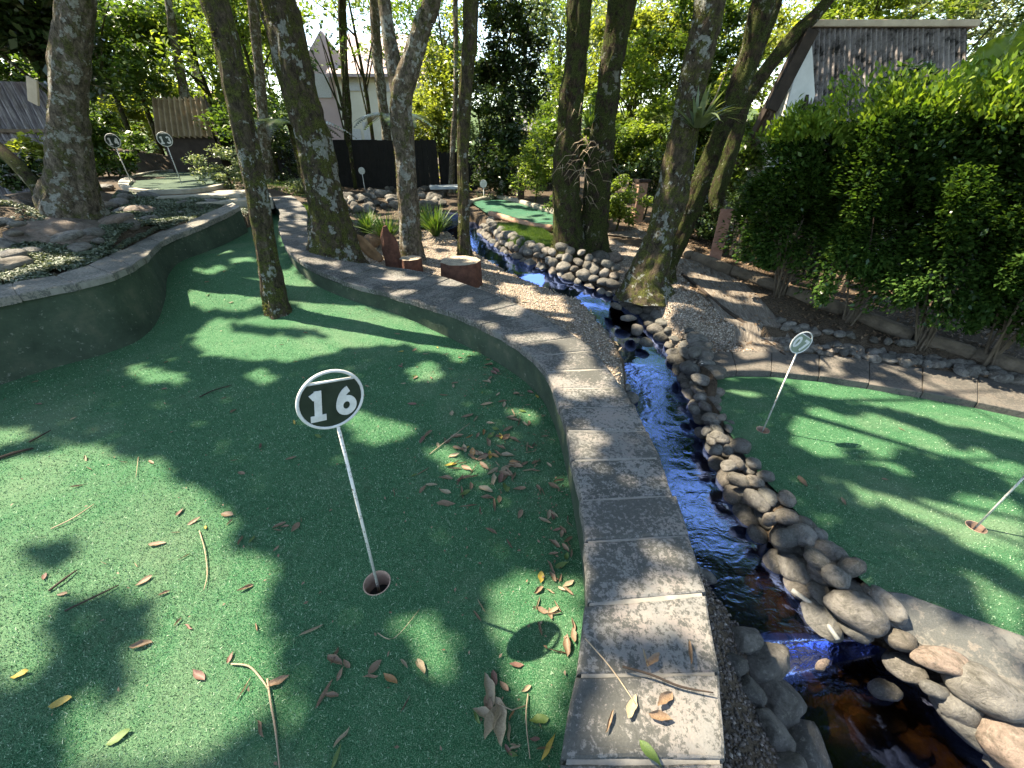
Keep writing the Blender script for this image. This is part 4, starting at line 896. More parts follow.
def wants_sun(x, y, z):
    """ground point -> True where the photograph shows sunlight"""
    dep = y * CT + (CAMZ - z) * ST; ok = dep > .15; u = F * x / np.where(ok, dep, 1); v = F * ((CAMZ - z) * CT - y * ST) / np.where(ok, dep, 1); px, py = 512 + u, 384 + v
    jx = (vnoise(x, y, .16, 3) - .5) * .16; jy = (vnoise(x, y, .16, 4) - .5) * .16; sc = F / np.maximum(dep, .5); px = px + jx * sc * .5; py = py + jy * sc * .4
    lit = np.zeros(x.shape, bool)
    for p_ in LIT: lit |= poly_in(px, py, p_)
    for p_ in HOLE: lit &= ~poly_in(px, py, p_)
    g16m = poly_in(x, y, T16) & (py < 790); g07m = poly_in(x, y, T07); turf = (g16m | g07m) & (px > -30) & (px < 1054) & ok
    nz = vnoise(x, y, .34, 5) * .6 + vnoise(x, y, .13, 6) * .4
    other = nz > .45
    kerb = (px > 540) & (px < 730) & (py > 440) & (z > -.2); other &= ~kerb
    garden = (px < 230) & (py > 180); other &= ~(garden & (nz < .50))
    right = (px > 800) & (py < 400); other &= ~(right & (nz < .56))
    return np.where(turf, lit, lit | other)
def over_hedge(cx, cy, cz):
    t_ = (cz - 2.0) / TE; x = cx - SUNH[0] * t_; y = cy - SUNH[1] * t_; return (x > 2.6) & (x < 7) & (y > 3.2) & (y < 7.5) & (vnoise(x, y, .45, 77) > .33)
NC = 330000
cx = rng.uniform(-13, 1.5, NC); cy = rng.uniform(-3.0, 13.5, NC); cz = 6.3 + rng.beta(1.6, 1.6, NC) * 1.5 + .5 * (vnoise(cx, cy, 1.7, 8) - .5)
keep = np.ones(NC, bool)
for it_ in range(1):
    gx_ = cx.copy(); gy_ = cy.copy(); gzz = np.zeros(NC)
    for _k in range(3):
        t_ = (cz - gzz) / TE; gx_ = cx - SUNH[0] * t_; gy_ = cy - SUNH[1] * t_
        gzz = np.where(gx_ > 1.7, G7, np.where(gx_ > .62, -.4, np.where(poly_in(gx_, gy_, T16), g16(gx_, gy_), .25)))
        rw = np.zeros(1, bool) if True else (gx_ > .2) & (gx_ < .68) & (gy_ < 2.6) & ~poly_in(gx_, gy_, T16); gzz = np.where(rw, .3, gzz)
    tk = (cz - .3) / TE; kx = cx - SUNH[0] * tk; ky = cy - SUNH[1] * tk; onk = poly_in(kx, ky, KERB); dpk = ky * CT + 1.3 * ST; kpx = 512 + F * kx / dpk; kpy = 384 + F * (1.3 * CT - ky * ST) / dpk
    klit = np.zeros(NC, bool)
    for p_ in KLIT: klit |= poly_in(kpx + 14 * (vnoise(kx, ky, .14, 51) - .5), kpy + 14 * (vnoise(kx, ky, .14, 52) - .5), p_)
    klit &= ~poly_in(kpx, kpy, [(605, 640), (690, 640), (690, 672), (610, 668)]); klit |= (kpy < 380) & (vnoise(kx, ky, .22, 53) > .55)
    keep &= ~np.where(onk, klit, wants_sun(gx_, gy_, gzz))
keep &= ~over_hedge(cx, cy, cz)
Cr = rng.uniform((.6, 1.5, 6.4), (11.5, 15, 9.2), (125000, 3)); cov = vnoise(Cr[:, 0], Cr[:, 1], .9, 41) * .65 + vnoise(Cr[:, 0], Cr[:, 1], .33, 42) * .35
Cr = Cr[cov + .2 * (Cr[:, 1] < 6.5) > .42]
keep &= (gy_ > -1.6) & (gx_ > -7.5) & (gx_ < 6.5)
# unseen leaves added on the right to block sky from the stream's reflection
Cn = np.concatenate([np.stack([cx, cy, cz], 1)[keep], Cr]); tops = np.array([(a, b) for a, b, r_ in CANOPY]); near = np.argmin(((Cn[:, None, :2] - tops[None]) ** 2).sum(-1), 1)
for i, (a, b, r_) in enumerate(CANOPY):
    C = Cn[near == i]
    if len(C): fastmesh('crown', leaves(C, .125, up=1.3, aspect=.55, fold=.03), 4, 'leaf_mid', r_)  # leaves shaped for the light, hung on the nearest trunk
print('canopy leaves', len(Cn))

# ------------------------------------------------------------------ background trees and shrubs
def gz_at(p_): return gz(p_.x, p_.y)
def bush(name, px, py, y, w, h, n, ls, mat, label, cat='tree', ncl=34, stem=True, ry=None, cl=.30, shell=.35, up=.4, aspect=.5, droop=.2, sq=1, mat2=None, barkm='bark_dark'):
    c = PD(px, py, y); m_ = mpp(c); rx, rz = w / 2 * m_, h / 2 * m_; ry = ry or rx * .8; z0 = gz(c.x, c.y)
    root = empty(name, (c.x, c.y, z0), label, cat)
    sd = int(px * 7 + py); pts = blob_points(n, (c.x, c.y, c.z), (rx, ry, rz), ncl, cl, shell, seed=sd)
    pts = pts[pts[:, 2] > z0 + .03]
    if stem:
        big = name.endswith('tree'); topz = c.z + rz * .3; tr_r = (.055 if big else .02) * (1 + rx * .15)
        tube('trunk' if big else 'stem', [(c.x, c.y, z0 - .1), (c.x + .06, c.y, (z0 + topz) / 2), (c.x - .05, c.y, topz)], [tr_r, tr_r * .8, tr_r * .35], barkm, root, 8, .15, px, 4)
        for j in range(5 if big else 3):
            a = j * 1.3 + px; e = Vector((c.x + math.cos(a) * rx * .7, c.y + math.sin(a) * ry * .7, c.z + random.uniform(-.3, .6) * rz)); s0 = Vector((c.x, c.y, z0 + (topz - z0) * random.uniform(.3, .8)))
            tube('branch' if big else 'stem', [s0, s0.lerp(e, .5) + Vector((0, 0, .1 * rz)), e], [tr_r * .45, tr_r * .3, tr_r * .1], barkm, root, 6, 0, 0, 3)
    fastmesh('crown' if cat == 'tree' else 'foliage', leaves(pts, ls, up, aspect, droop), 4, mat, root)
    return root
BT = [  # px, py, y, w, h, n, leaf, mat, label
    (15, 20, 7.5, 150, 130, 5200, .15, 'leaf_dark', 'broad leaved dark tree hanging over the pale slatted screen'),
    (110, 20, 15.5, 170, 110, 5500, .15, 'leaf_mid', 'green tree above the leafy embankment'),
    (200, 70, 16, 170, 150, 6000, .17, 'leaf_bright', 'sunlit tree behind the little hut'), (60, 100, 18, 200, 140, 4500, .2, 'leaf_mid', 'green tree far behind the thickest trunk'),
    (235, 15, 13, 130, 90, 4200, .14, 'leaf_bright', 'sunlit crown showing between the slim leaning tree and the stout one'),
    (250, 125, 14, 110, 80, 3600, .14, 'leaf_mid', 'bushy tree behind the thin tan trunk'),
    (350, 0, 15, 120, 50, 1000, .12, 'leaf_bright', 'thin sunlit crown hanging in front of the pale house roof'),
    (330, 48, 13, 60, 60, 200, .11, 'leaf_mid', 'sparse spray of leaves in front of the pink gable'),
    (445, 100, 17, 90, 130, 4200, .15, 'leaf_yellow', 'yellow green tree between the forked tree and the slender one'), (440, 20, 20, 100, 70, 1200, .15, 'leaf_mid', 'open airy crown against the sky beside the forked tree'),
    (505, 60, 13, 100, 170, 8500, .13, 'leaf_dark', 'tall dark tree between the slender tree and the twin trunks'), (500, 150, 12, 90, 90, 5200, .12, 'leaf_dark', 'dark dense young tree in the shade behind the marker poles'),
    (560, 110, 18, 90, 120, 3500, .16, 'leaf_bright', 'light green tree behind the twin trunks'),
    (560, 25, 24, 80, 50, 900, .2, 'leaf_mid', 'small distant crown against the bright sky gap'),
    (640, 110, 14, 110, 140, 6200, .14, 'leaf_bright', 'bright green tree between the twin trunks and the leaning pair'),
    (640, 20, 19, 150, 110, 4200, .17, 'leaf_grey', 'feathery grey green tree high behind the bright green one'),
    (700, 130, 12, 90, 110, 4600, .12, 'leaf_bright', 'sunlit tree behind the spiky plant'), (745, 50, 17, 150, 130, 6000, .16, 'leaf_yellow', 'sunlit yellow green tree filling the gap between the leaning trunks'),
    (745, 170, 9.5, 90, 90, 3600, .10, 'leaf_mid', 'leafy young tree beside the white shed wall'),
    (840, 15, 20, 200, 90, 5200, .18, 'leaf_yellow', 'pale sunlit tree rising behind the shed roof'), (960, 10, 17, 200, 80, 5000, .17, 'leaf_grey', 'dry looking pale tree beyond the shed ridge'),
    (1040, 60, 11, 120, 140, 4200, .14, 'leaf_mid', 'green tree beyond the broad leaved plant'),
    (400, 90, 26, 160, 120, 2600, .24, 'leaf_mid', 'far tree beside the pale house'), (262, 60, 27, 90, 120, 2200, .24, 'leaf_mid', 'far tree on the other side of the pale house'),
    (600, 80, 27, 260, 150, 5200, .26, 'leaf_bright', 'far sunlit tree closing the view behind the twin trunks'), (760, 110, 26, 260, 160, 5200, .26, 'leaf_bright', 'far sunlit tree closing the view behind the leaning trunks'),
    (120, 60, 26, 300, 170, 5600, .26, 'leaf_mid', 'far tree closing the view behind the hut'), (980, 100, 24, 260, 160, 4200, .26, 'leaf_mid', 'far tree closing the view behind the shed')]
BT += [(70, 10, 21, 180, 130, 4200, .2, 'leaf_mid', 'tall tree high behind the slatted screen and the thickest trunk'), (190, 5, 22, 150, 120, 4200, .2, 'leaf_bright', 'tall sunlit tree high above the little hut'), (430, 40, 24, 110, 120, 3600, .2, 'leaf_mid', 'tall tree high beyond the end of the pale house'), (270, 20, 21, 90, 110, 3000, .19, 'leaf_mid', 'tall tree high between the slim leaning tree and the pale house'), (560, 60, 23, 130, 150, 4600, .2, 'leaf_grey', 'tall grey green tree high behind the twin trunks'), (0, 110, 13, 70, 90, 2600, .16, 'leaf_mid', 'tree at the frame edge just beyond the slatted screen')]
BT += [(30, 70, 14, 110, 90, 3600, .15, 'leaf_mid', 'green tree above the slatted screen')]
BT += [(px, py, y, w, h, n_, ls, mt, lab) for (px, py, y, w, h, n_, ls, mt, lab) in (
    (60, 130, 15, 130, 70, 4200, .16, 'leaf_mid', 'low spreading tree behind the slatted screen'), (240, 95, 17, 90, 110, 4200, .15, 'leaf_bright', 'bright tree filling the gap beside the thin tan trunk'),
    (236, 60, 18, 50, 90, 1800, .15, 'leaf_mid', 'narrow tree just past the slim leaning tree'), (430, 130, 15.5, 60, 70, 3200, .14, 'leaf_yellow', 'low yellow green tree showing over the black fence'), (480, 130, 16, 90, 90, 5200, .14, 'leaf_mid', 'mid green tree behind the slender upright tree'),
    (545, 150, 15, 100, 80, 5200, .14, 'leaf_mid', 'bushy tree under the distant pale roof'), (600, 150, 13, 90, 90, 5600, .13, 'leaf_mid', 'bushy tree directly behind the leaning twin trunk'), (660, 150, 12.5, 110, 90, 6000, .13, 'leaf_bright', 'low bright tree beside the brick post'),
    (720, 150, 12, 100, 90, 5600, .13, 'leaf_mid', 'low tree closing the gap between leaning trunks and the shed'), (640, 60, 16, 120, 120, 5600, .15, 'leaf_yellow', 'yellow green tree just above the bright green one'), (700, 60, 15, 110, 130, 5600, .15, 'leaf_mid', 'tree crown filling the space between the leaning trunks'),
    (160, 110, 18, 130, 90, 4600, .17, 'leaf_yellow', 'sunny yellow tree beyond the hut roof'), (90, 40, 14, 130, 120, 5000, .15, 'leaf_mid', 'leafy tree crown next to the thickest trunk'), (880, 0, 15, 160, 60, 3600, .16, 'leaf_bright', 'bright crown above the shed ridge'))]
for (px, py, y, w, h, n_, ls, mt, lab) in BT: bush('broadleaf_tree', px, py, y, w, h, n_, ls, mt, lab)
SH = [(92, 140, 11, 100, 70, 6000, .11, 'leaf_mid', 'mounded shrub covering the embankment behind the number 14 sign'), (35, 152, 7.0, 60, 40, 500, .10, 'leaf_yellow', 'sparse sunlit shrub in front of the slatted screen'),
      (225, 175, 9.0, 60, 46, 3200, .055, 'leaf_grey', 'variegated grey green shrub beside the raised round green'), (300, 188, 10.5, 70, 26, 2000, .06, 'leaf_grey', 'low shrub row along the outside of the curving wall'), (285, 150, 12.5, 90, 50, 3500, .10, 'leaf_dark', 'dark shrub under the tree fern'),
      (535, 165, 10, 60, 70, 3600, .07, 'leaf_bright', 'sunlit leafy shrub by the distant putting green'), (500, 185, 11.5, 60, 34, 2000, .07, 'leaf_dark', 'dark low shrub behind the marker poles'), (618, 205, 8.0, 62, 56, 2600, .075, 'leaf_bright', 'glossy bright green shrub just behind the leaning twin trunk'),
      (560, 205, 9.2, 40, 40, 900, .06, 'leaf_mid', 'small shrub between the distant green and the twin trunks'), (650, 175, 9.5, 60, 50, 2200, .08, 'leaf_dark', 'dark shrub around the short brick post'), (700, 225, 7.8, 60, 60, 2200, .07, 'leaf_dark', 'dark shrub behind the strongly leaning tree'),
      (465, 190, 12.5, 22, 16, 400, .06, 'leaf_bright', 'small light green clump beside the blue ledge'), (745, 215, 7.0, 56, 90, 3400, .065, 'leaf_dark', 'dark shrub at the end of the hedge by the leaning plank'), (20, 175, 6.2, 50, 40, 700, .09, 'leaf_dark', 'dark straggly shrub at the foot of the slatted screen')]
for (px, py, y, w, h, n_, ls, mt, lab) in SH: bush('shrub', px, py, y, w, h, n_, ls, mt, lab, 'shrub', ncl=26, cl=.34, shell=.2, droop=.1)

# hedge: five big shrubs with many upright stems
def hedge_shrub(px0, pytop, y, base_px, base_py, w, label, n=15000, seed=0):
    b = G(base_px, base_py, -.2); y = b.y; top = PD(px0, pytop - 6, y + .15); top.z += .04; m_ = mpp(top); rx = w / 2 * mpp(PD(px0, 230, y)); cz_ = (top.z + b.z + .28) / 2; rz = (top.z - b.z - .28) / 2
    root = empty('hedge_shrub', tuple(b), label, 'shrub', None)
    rg = random.Random(seed)
    for k in range(11):
        a = rg.uniform(0, 6.28); r0 = rg.uniform(0, .07); e = Vector((b.x + rg.uniform(-.42, .42), b.y + rg.uniform(-.2, .25), b.z + rg.uniform(.7, 1.3))); s0 = b + Vector((math.cos(a) * r0, math.sin(a) * r0, -.04))
        md = s0.lerp(e, .5) + Vector((rg.uniform(-.05, .05), rg.uniform(-.05, .05), .05)); tube('stem', [s0, md, e], [.013, .010, .006], 'log_grey', root, 6, .1, k, 3)
    n = int(n * 1.7); r2 = np.random.default_rng(seed); cc = r2.uniform(-1, 1, (110, 3)); ax_ = r2.integers(0, 5, 110)
    for q_, (dim, sg) in enumerate(((1, -1), (2, 1), (0, -1), (0, 1), (1, -1))): cc[ax_ == q_, dim] = sg * r2.uniform(.7, 1, (ax_ == q_).sum())
    kk = r2.integers(0, 110, n); dd_ = unit(r2.normal(size=(n, 3))) * r2.uniform(0, 1, (n, 1)) ** .5
    pts = np.array((b.x, b.y + .15, cz_)) + (cc[kk] * .86 + dd_ * r2.uniform(.12, .32, (110, 1))[kk]) * np.array((rx, .55, rz))
    pts = pts = pts[pts[:, 2] > b.z + .26 + .28 * vnoise(pts[:, 0] * 1, pts[:, 1], .3, 2)]
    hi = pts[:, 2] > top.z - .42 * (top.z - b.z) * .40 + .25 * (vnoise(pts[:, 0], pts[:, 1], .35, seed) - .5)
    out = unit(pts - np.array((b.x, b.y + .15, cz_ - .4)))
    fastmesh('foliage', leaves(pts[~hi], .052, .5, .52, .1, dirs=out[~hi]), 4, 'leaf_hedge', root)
    fastmesh('lit_new_growth', leaves(pts[hi], .056, .3, .46, -.2, dirs=out[hi]), 4, 'leaf_new_lit', root)  # new growth, its colour brightened for sunlight on the hedge top
    # inner layer of shaded leaves so the shrub has no see-through middle
    ip = blob_points(int(n * .5), (b.x, b.y + .25, cz_), (rx * .8, .45, rz * .9), 30, .4, .1, seed=seed + 5); ip = ip[ip[:, 2] > b.z + .4]
    fastmesh('inner_foliage', leaves(ip, .075, .4, .55, .1), 4, 'leaf_hedge', root)
hedge_shrub(775, 115, 6, 779, 296, 120, 'hedge shrub nearest the leaning reddish plank', 14000, 1)
hedge_shrub(835, 78, 5, 848, 322, 150, 'hedge shrub in front of the shed wall corner', 17000, 2)
hedge_shrub(895, 72, 4.5, 918, 345, 170, 'tallest hedge shrub with sunlit-toned new leaves below the middle of the shed roof', 19000, 3)
hedge_shrub(970, 78, 4.5, 985, 368, 180, 'hedge shrub with widely spreading bare stems under the shed gable end', 19000, 4)
for px_, py_, y_, w_, h_, lab_ in ((830, 240, 7.2, 150, 110, 'dark shrub added to deepen the shade beyond the hedge, nearer the pickets'), (950, 270, 6.2, 170, 120, 'dark shrub added to deepen the shade beyond the hedge, nearer the frame edge')): bush('shade_filler_shrub', px_, py_, y_, w_, h_, 3600, .09, 'leaf_dark', lab_, 'shrub', ncl=30, cl=.34, shell=.1, droop=.1)  # dark filler shrubs added to deepen the shade behind the hedge
hedge_shrub(1050, 72, 4.5, 1075, 392, 190, 'hedge shrub running out past the frame edge', 14000, 5)

# ------------------------------------------------------------------ plants
def strap_tuft(c, n, L, mat, label, name='grass_tuft', cat='grass tuft', w=.012, wide=1.0, group=None, stiff=.5, lift=0.0):
    root = empty(name, tuple(c), label, cat, group); V = []
    for k in range(n):
        a = random.uniform(0, 6.28); l = L * random.uniform(.6, 1.1); sp = random.uniform(.15, wide); d = Vector((math.cos(a), math.sin(a), 0)); s = Vector((-math.sin(a), math.cos(a), 0)); pr = None
        st = Vector(c) + d * random.uniform(0, .05) + Vector((0, 0, lift)); seg = 5
        for j in range(seg + 1):
            t_ = j / seg; q_ = st + d * (l * sp * t_) + Vector((0, 0, l * (t_ * (1 - stiff * sp * t_ * 1.1)))); ww = w * (1 - t_ ** 2 * .95)
            cur = (q_ - s * ww, q_ + s * ww)
            if pr: V += [pr[0], pr[1], cur[1], cur[0]]
            pr = cur
    fastmesh('foliage', np.array([tuple(v) for v in V]), 4, mat, root); return root
for px, py, L, n_, lab in ((388, 243, .55, 170, 'bright grass tuft nearest the orange rock'), (436, 236, .60, 190, 'strappy grass tuft just beside the forked tree'), (368, 234, .45, 110, 'low grass tuft behind the stout mossy tree'), (424, 226, .5, 120, 'grass tuft behind the forked tree by the pond')):
    strap_tuft(G(px, py, .2), n_, L, 'leaf_grass', lab)
# spiky epiphyte on the leaning tree, facing us
tb = PD(697, 128, P(648, 287, 0).y - .22)
strap_tuft(tb, 44, .42, 'leaf_grey', 'spiky rosette plant growing on the leaning mossy trunk', 'bromeliad', 'plant', .030, 1.5, stiff=.55)
q0 = tb.copy(); root = empty('flower_spike', tuple(q0), 'upright dry flower spike rising from the spiky rosette plant', 'plant')
tube('stalk', [q0, q0 + Vector((.10, -.05, .25)), q0 + Vector((.16, -.08, .55))], [.008, .007, .004], 'dry_root', root, 6)
V = []
for k in range(60):
    t_ = random.uniform(.45, 1); b_ = q0 + Vector((.16 * t_, -.08 * t_, .55 * t_)); V.append(tuple(b_ + Vector((random.uniform(-.025, .025), random.uniform(-.025, .025), 0))))
fastmesh('bracts', leaves(np.array(V), .045, .2, .4), 4, 'leaf_yellow', root)
# dry tangle of roots between the twin trunks
yb = P(568, 252, .15).y; root = empty('epiphyte_roots', tuple(PD(580, 170, yb - .25)), 'tangle of dry hanging roots lodged between the twin trunks', 'dry plant')
for k in range(110):
    c = PD(random.gauss(583, 12), random.gauss(158, 20), yb - .22 + random.uniform(-.08, .05)); a = random.uniform(0, 6.28); l = random.uniform(.08, .3)
    m_ = c + Vector((math.cos(a) * l * .5, random.uniform(-.1, .02), math.sin(a) * l * .3)); e = m_ + Vector((math.cos(a) * l * .4, random.uniform(-.06, .06), -l * .5))
    if k < 60: tube('root', [c, m_, e], [.005, .004, .002], 'dry_root', root, 4)
strap_tuft(PD(589, 125, yb - .2), 40, .4, 'leaf_mid', 'narrow leaved plant hanging from the fork of the twin trunks', 'hanging_plant', 'plant', .010, .8, stiff=1.3)
# tree fern
def frond(root, c, d, L, mat='leaf_dark', droop=.5, w=.22, n=26):
    s = Vector((-d.y, d.x, 0)); V = []; pts = []
    for j in range(n + 1):
        t_ = j / n; pts.append(c + d * (L * t_) + Vector((0, 0, L * (.45 * t_ - droop * t_ * t_ * 1.3))))
    for j in range(1, n):
        t_ = j / n; ww = w * math.sin(math.pi * min(1, t_ * .85 + .12)); q_ = pts[j]
        for sg in (-1, 1): tip = q_ + s * sg * ww + d * ww * .25 - Vector((0, 0, ww * .25)); dd = (pts[j + 1] - q_) * .42; V += [q_ - dd, q_ + dd, tip + dd * .3, tip - dd * .3]
    fastmesh('frond', np.array([tuple(v) for v in V]), 4, mat, root)
    return pts
def fern(px, py, y, L, nf, label, h=None):
    c = PD(px, py, y); z0 = gz(c.x, c.y); root = empty('tree_fern', (c.x, c.y, z0), label, 'tree fern'); tube('trunk', [(c.x, c.y, z0 - .1), (c.x + .03, c.y, (z0 + c.z) / 2), tuple(c)], [.09, .08, .07], 'bark_dark', root, 10, .3, 2, 5)
    for k in range(nf): a = 2 * math.pi * k / nf + random.uniform(-.15, .15); frond(root, c, Vector((math.cos(a), math.sin(a), 0)), L * random.uniform(.8, 1.1))
fern(290, 125, 11.5, 1.5, 14, 'tree fern with dark fronds between the thin tan trunk and the stout tree'); fern(395, 118, 13.0, 1.3, 12, 'tree fern with arching fronds in front of the pale house')
# big broad leaves beyond the hedge
root = empty('broad_leaved_plant', tuple(PD(1000, 180, 5.6)), 'plant with huge paddle leaves rising beyond the hedge beside the shed', 'plant'); b0 = PD(1003, 150, 5.6)
for (px, py, L, W_, tw) in ((992, 42, .50, .22, .5), (1016, 34, .46, .24, -.3), (982, 62, .42, .18, 1.1), (1030, 58, .50, .22, -.9), (1004, 66, .44, .2, .1), (1022, 78, .4, .2, -1.3), (995, 82, .36, .16, .9)):
    c = PD(px, py, 5.6 + random.uniform(-.2, .2)); d = Vector((math.sin(tw), -.35, math.cos(tw))).normalized(); s = d.cross(Vector((0, -1, .3))).normalized(); nrm = s.cross(d); V = []; Fc = []; n_ = 12; m_ = 6
    for i in range(n_ + 1):
        t_ = i / n_; q_ = c + d * (L * (t_ - .5)) - Vector((0, 0, .25 * t_ * t_ * L)) ; ww = W_ * .5 * math.sin(math.pi * (t_ * .94 + .03)) ** .7
        for j in range(m_ + 1): a = (j / m_ * 2 - 1); V.append(q_ + s * ww * a + nrm * (abs(a) * ww * .6 + .02 * math.sin(i * 2.4 + px)) - Vector((0, 0, .04 * abs(a))))
    Fc = [(i * (m_ + 1) + j, i * (m_ + 1) + j + 1, (i + 1) * (m_ + 1) + j + 1, (i + 1) * (m_ + 1) + j) for i in range(n_) for j in range(m_)]
    mesh('paddle_leaf', V, Fc, 'leaf_bright', root, True); tube('leaf_stalk', [b0 + Vector((0, 0, -1)), b0.lerp(c, .5), c - d * L * .5], [.02, .015, .01], 'leaf_mid', root, 6)

# ground cover and garden rocks
LKERB = [(p.x, p.y) for p, q in LF] + [(q.x, q.y) for p, q in reversed(LF)]
gp = [(G(a[0], a[1], a[2]).x, G(a[0], a[1], a[2]).y) for a in [(-60, 290, .62), (20, 281, .62), (88, 266, .62), (125, 247, .63), (190, 220, .70), (230, 203, .79), (150, 190, .86), (110, 212, .78), (30, 235, .8), (-60, 245, .8)]]
xs = [c[0] for c in gp]; ys = [c[1] for c in gp]; a = rng.uniform(min(xs), max(xs), 170000); b = rng.uniform(min(ys), max(ys), 170000)
k = poly_in(a, b, gp) & (vnoise(a, b, .22, 12) > .16); a, b = a[k], b[k]; ei = rng.integers(0, len(LF), 42000); ep = np.array([tuple(p) for p, q in LF])[ei]; eq = np.array([tuple(q) for p, q in LF])[ei]; ed = unit((eq - ep) * np.array([1, 1, 0])); ee = eq + ed * rng.uniform(.01, 1.0, (len(ei), 1)); ee = np.concatenate([ee, np.stack([rng.uniform(-5.6, -3.6, 26000), rng.uniform(3.9, 7.6, 26000), np.zeros(26000)], 1)]); ek = (vnoise(ee[:, 0], ee[:, 1], .2, 14) > .22) & ~poly_in(ee[:, 0], ee[:, 1], T16) & ~poly_in(ee[:, 0], ee[:, 1], LKERB); a = np.concatenate([a, ee[ek, 0]]); b = np.concatenate([b, ee[ek, 1]]); z = terrain_z(a, b) + .05 * vnoise(a, b, .15, 13) + rng.uniform(0, .03, len(a))
o = fastmesh('ground_cover', leaves(np.stack([a, b, z], 1), .034, 1, .6), 4, 'leaf_cover'); tag(o, 'low grey green creeping plants between the garden rocks', None, None, 'stuff')
GR = [(225, 0, 246, 0)]
for px, py, s_, mat, lab in ((63, 235, .75, 'tan_boulder', 'long flat orange tan rock lying in front of the thickest trunk'), (65, 243, .34, 'pale_rock', 'whitish rounded rock below the flat tan one'), (115, 226, .42, 'tan_boulder', 'brown rounded rock beside the thickest trunk'), (8, 272, .36, 'pale_rock', 'white sunlit rock at the frame edge by the coping'), (48, 214, .34, 'pale_rock', 'pale rock behind the flat tan one'),
        (15, 210, .5, 'dark_rock', 'grey rock at the frame edge behind the flat tan one'), (18, 232, .3, 'pale_rock', 'pale grey rock at the end of the flat tan one'), (140, 214, .4, 'tan_boulder', 'brownish rock in the creeping plants'), (125, 197, .42, 'dark_rock', 'dark round rock behind the thickest trunk'), (150, 200, .36, 'river_rock', 'grey rock near the round raised green'), (165, 187, .30, 'orange_rock', 'upright brown rock in front of the number 13 sign'), (155, 190, .24, 'tan_boulder', 'tan rock leaning on the upright brown one'),
        (30, 190, .5, 'dark_rock', 'dark rock at the foot of the slatted screen'), (5, 190, .5, 'dark_rock', 'dark rock under the straggly shrub'), (60, 200, .4, 'dark_rock', 'dark rock just behind the thickest trunk'), (105, 190, .36, 'river_rock', 'small grey rock under the number 14 sign'), (180, 197, .30, 'pale_rock', 'pale rock beside the steps'), (130, 186, .4, 'river_rock', 'grey rock by the rim of the raised green'), (95, 238, .26, 'pale_rock', 'small pale rock below the brown rounded one'),
        (10, 250, .3, 'river_rock', 'grey rock close to the coping at the frame edge'), (80, 252, .22, 'pale_rock', 'small pale stone near the coping'), (190, 205, .24, 'river_rock', 'small grey stone near the end of the coping'), (150, 222, .22, 'pale_rock', 'small pale stone in the creeping plants'), (35, 255, .2, 'river_rock', 'round grey stone between two pale ones'), (120, 205, .3, 'river_rock', 'rounded grey rock in front of the dark one'), (200, 196, .24, 'pale_rock', 'whitish rock at the foot of the brick platform')):
    p_ = G(px, py, .8); stone('garden_rock', p_ + Vector((0, 0, .04)), s_, mat, lab, 'rock', flat=.62 if s_ < .7 else .3)
for k in range(60):
    px = random.uniform(-10, 215); lo = 186 + max(0, 60 - px) * .1; hi_ = 274 - px * .3; p_ = G(px, random.uniform(lo, hi_), .8); stone('garden_rock', p_ + Vector((0, 0, .02)), random.uniform(.12, .30), random.choice(['pale_rock', 'river_rock', 'dark_rock']), 'smaller stone among the creeping plants of the rock garden', 'rock', 'smaller stones in the rock garden', flat=.7)
for k in range(84):   # rocks round the pond
    px = random.uniform(345, 450); py = 197 + random.uniform(-7, 11) + (px < 370) * 6; p_ = G(px, py, .35)
    stone('pond_rock', p_ + Vector((0, 0, .05)), random.uniform(.16, .36), 'dark_rock' if random.random() < .6 else 'pale_rock', 'rock in the grey heap edging the far side of the pond', 'rock', 'rocks heaped along the pond', ang=random.random() < .5)
for k in range(18):
    px = random.uniform(310, 335); py = random.uniform(222, 255); p_ = G(px, py, .35); stone('pond_rock', p_ + Vector((0, 0, .03)), random.uniform(.12, .26), 'dark_rock', 'dark stone heaped between the curving wall and the stout tree', 'rock', 'stones heaped behind the curving wall')
stone('boulder', G(372, 247, .2) + Vector((0, 0, .08)), .42, 'orange_rock', 'orange brown rock beside the leaning log pieces', 'boulder')
stone('boulder', G(600, 262, .1) + Vector((0, 0, .08)), .36, 'dark_rock', 'grey boulder at the foot of the leaning twin trunk', 'boulder', ang=True); stone('boulder', G(612, 262, .1) + Vector((0, 0, .06)), .3, 'tan_boulder', 'brown boulder touching the grey one by the twin trunks', 'boulder')
box('stone_ledge', tuple(P(448, 187, .62)), (.95, .7, .06), 'blue_ledge', None, .2, None, .01); tag(scene.objects['stone_ledge'], 'pale blue wet ledge stone over the pond inlet', 'stone slab')

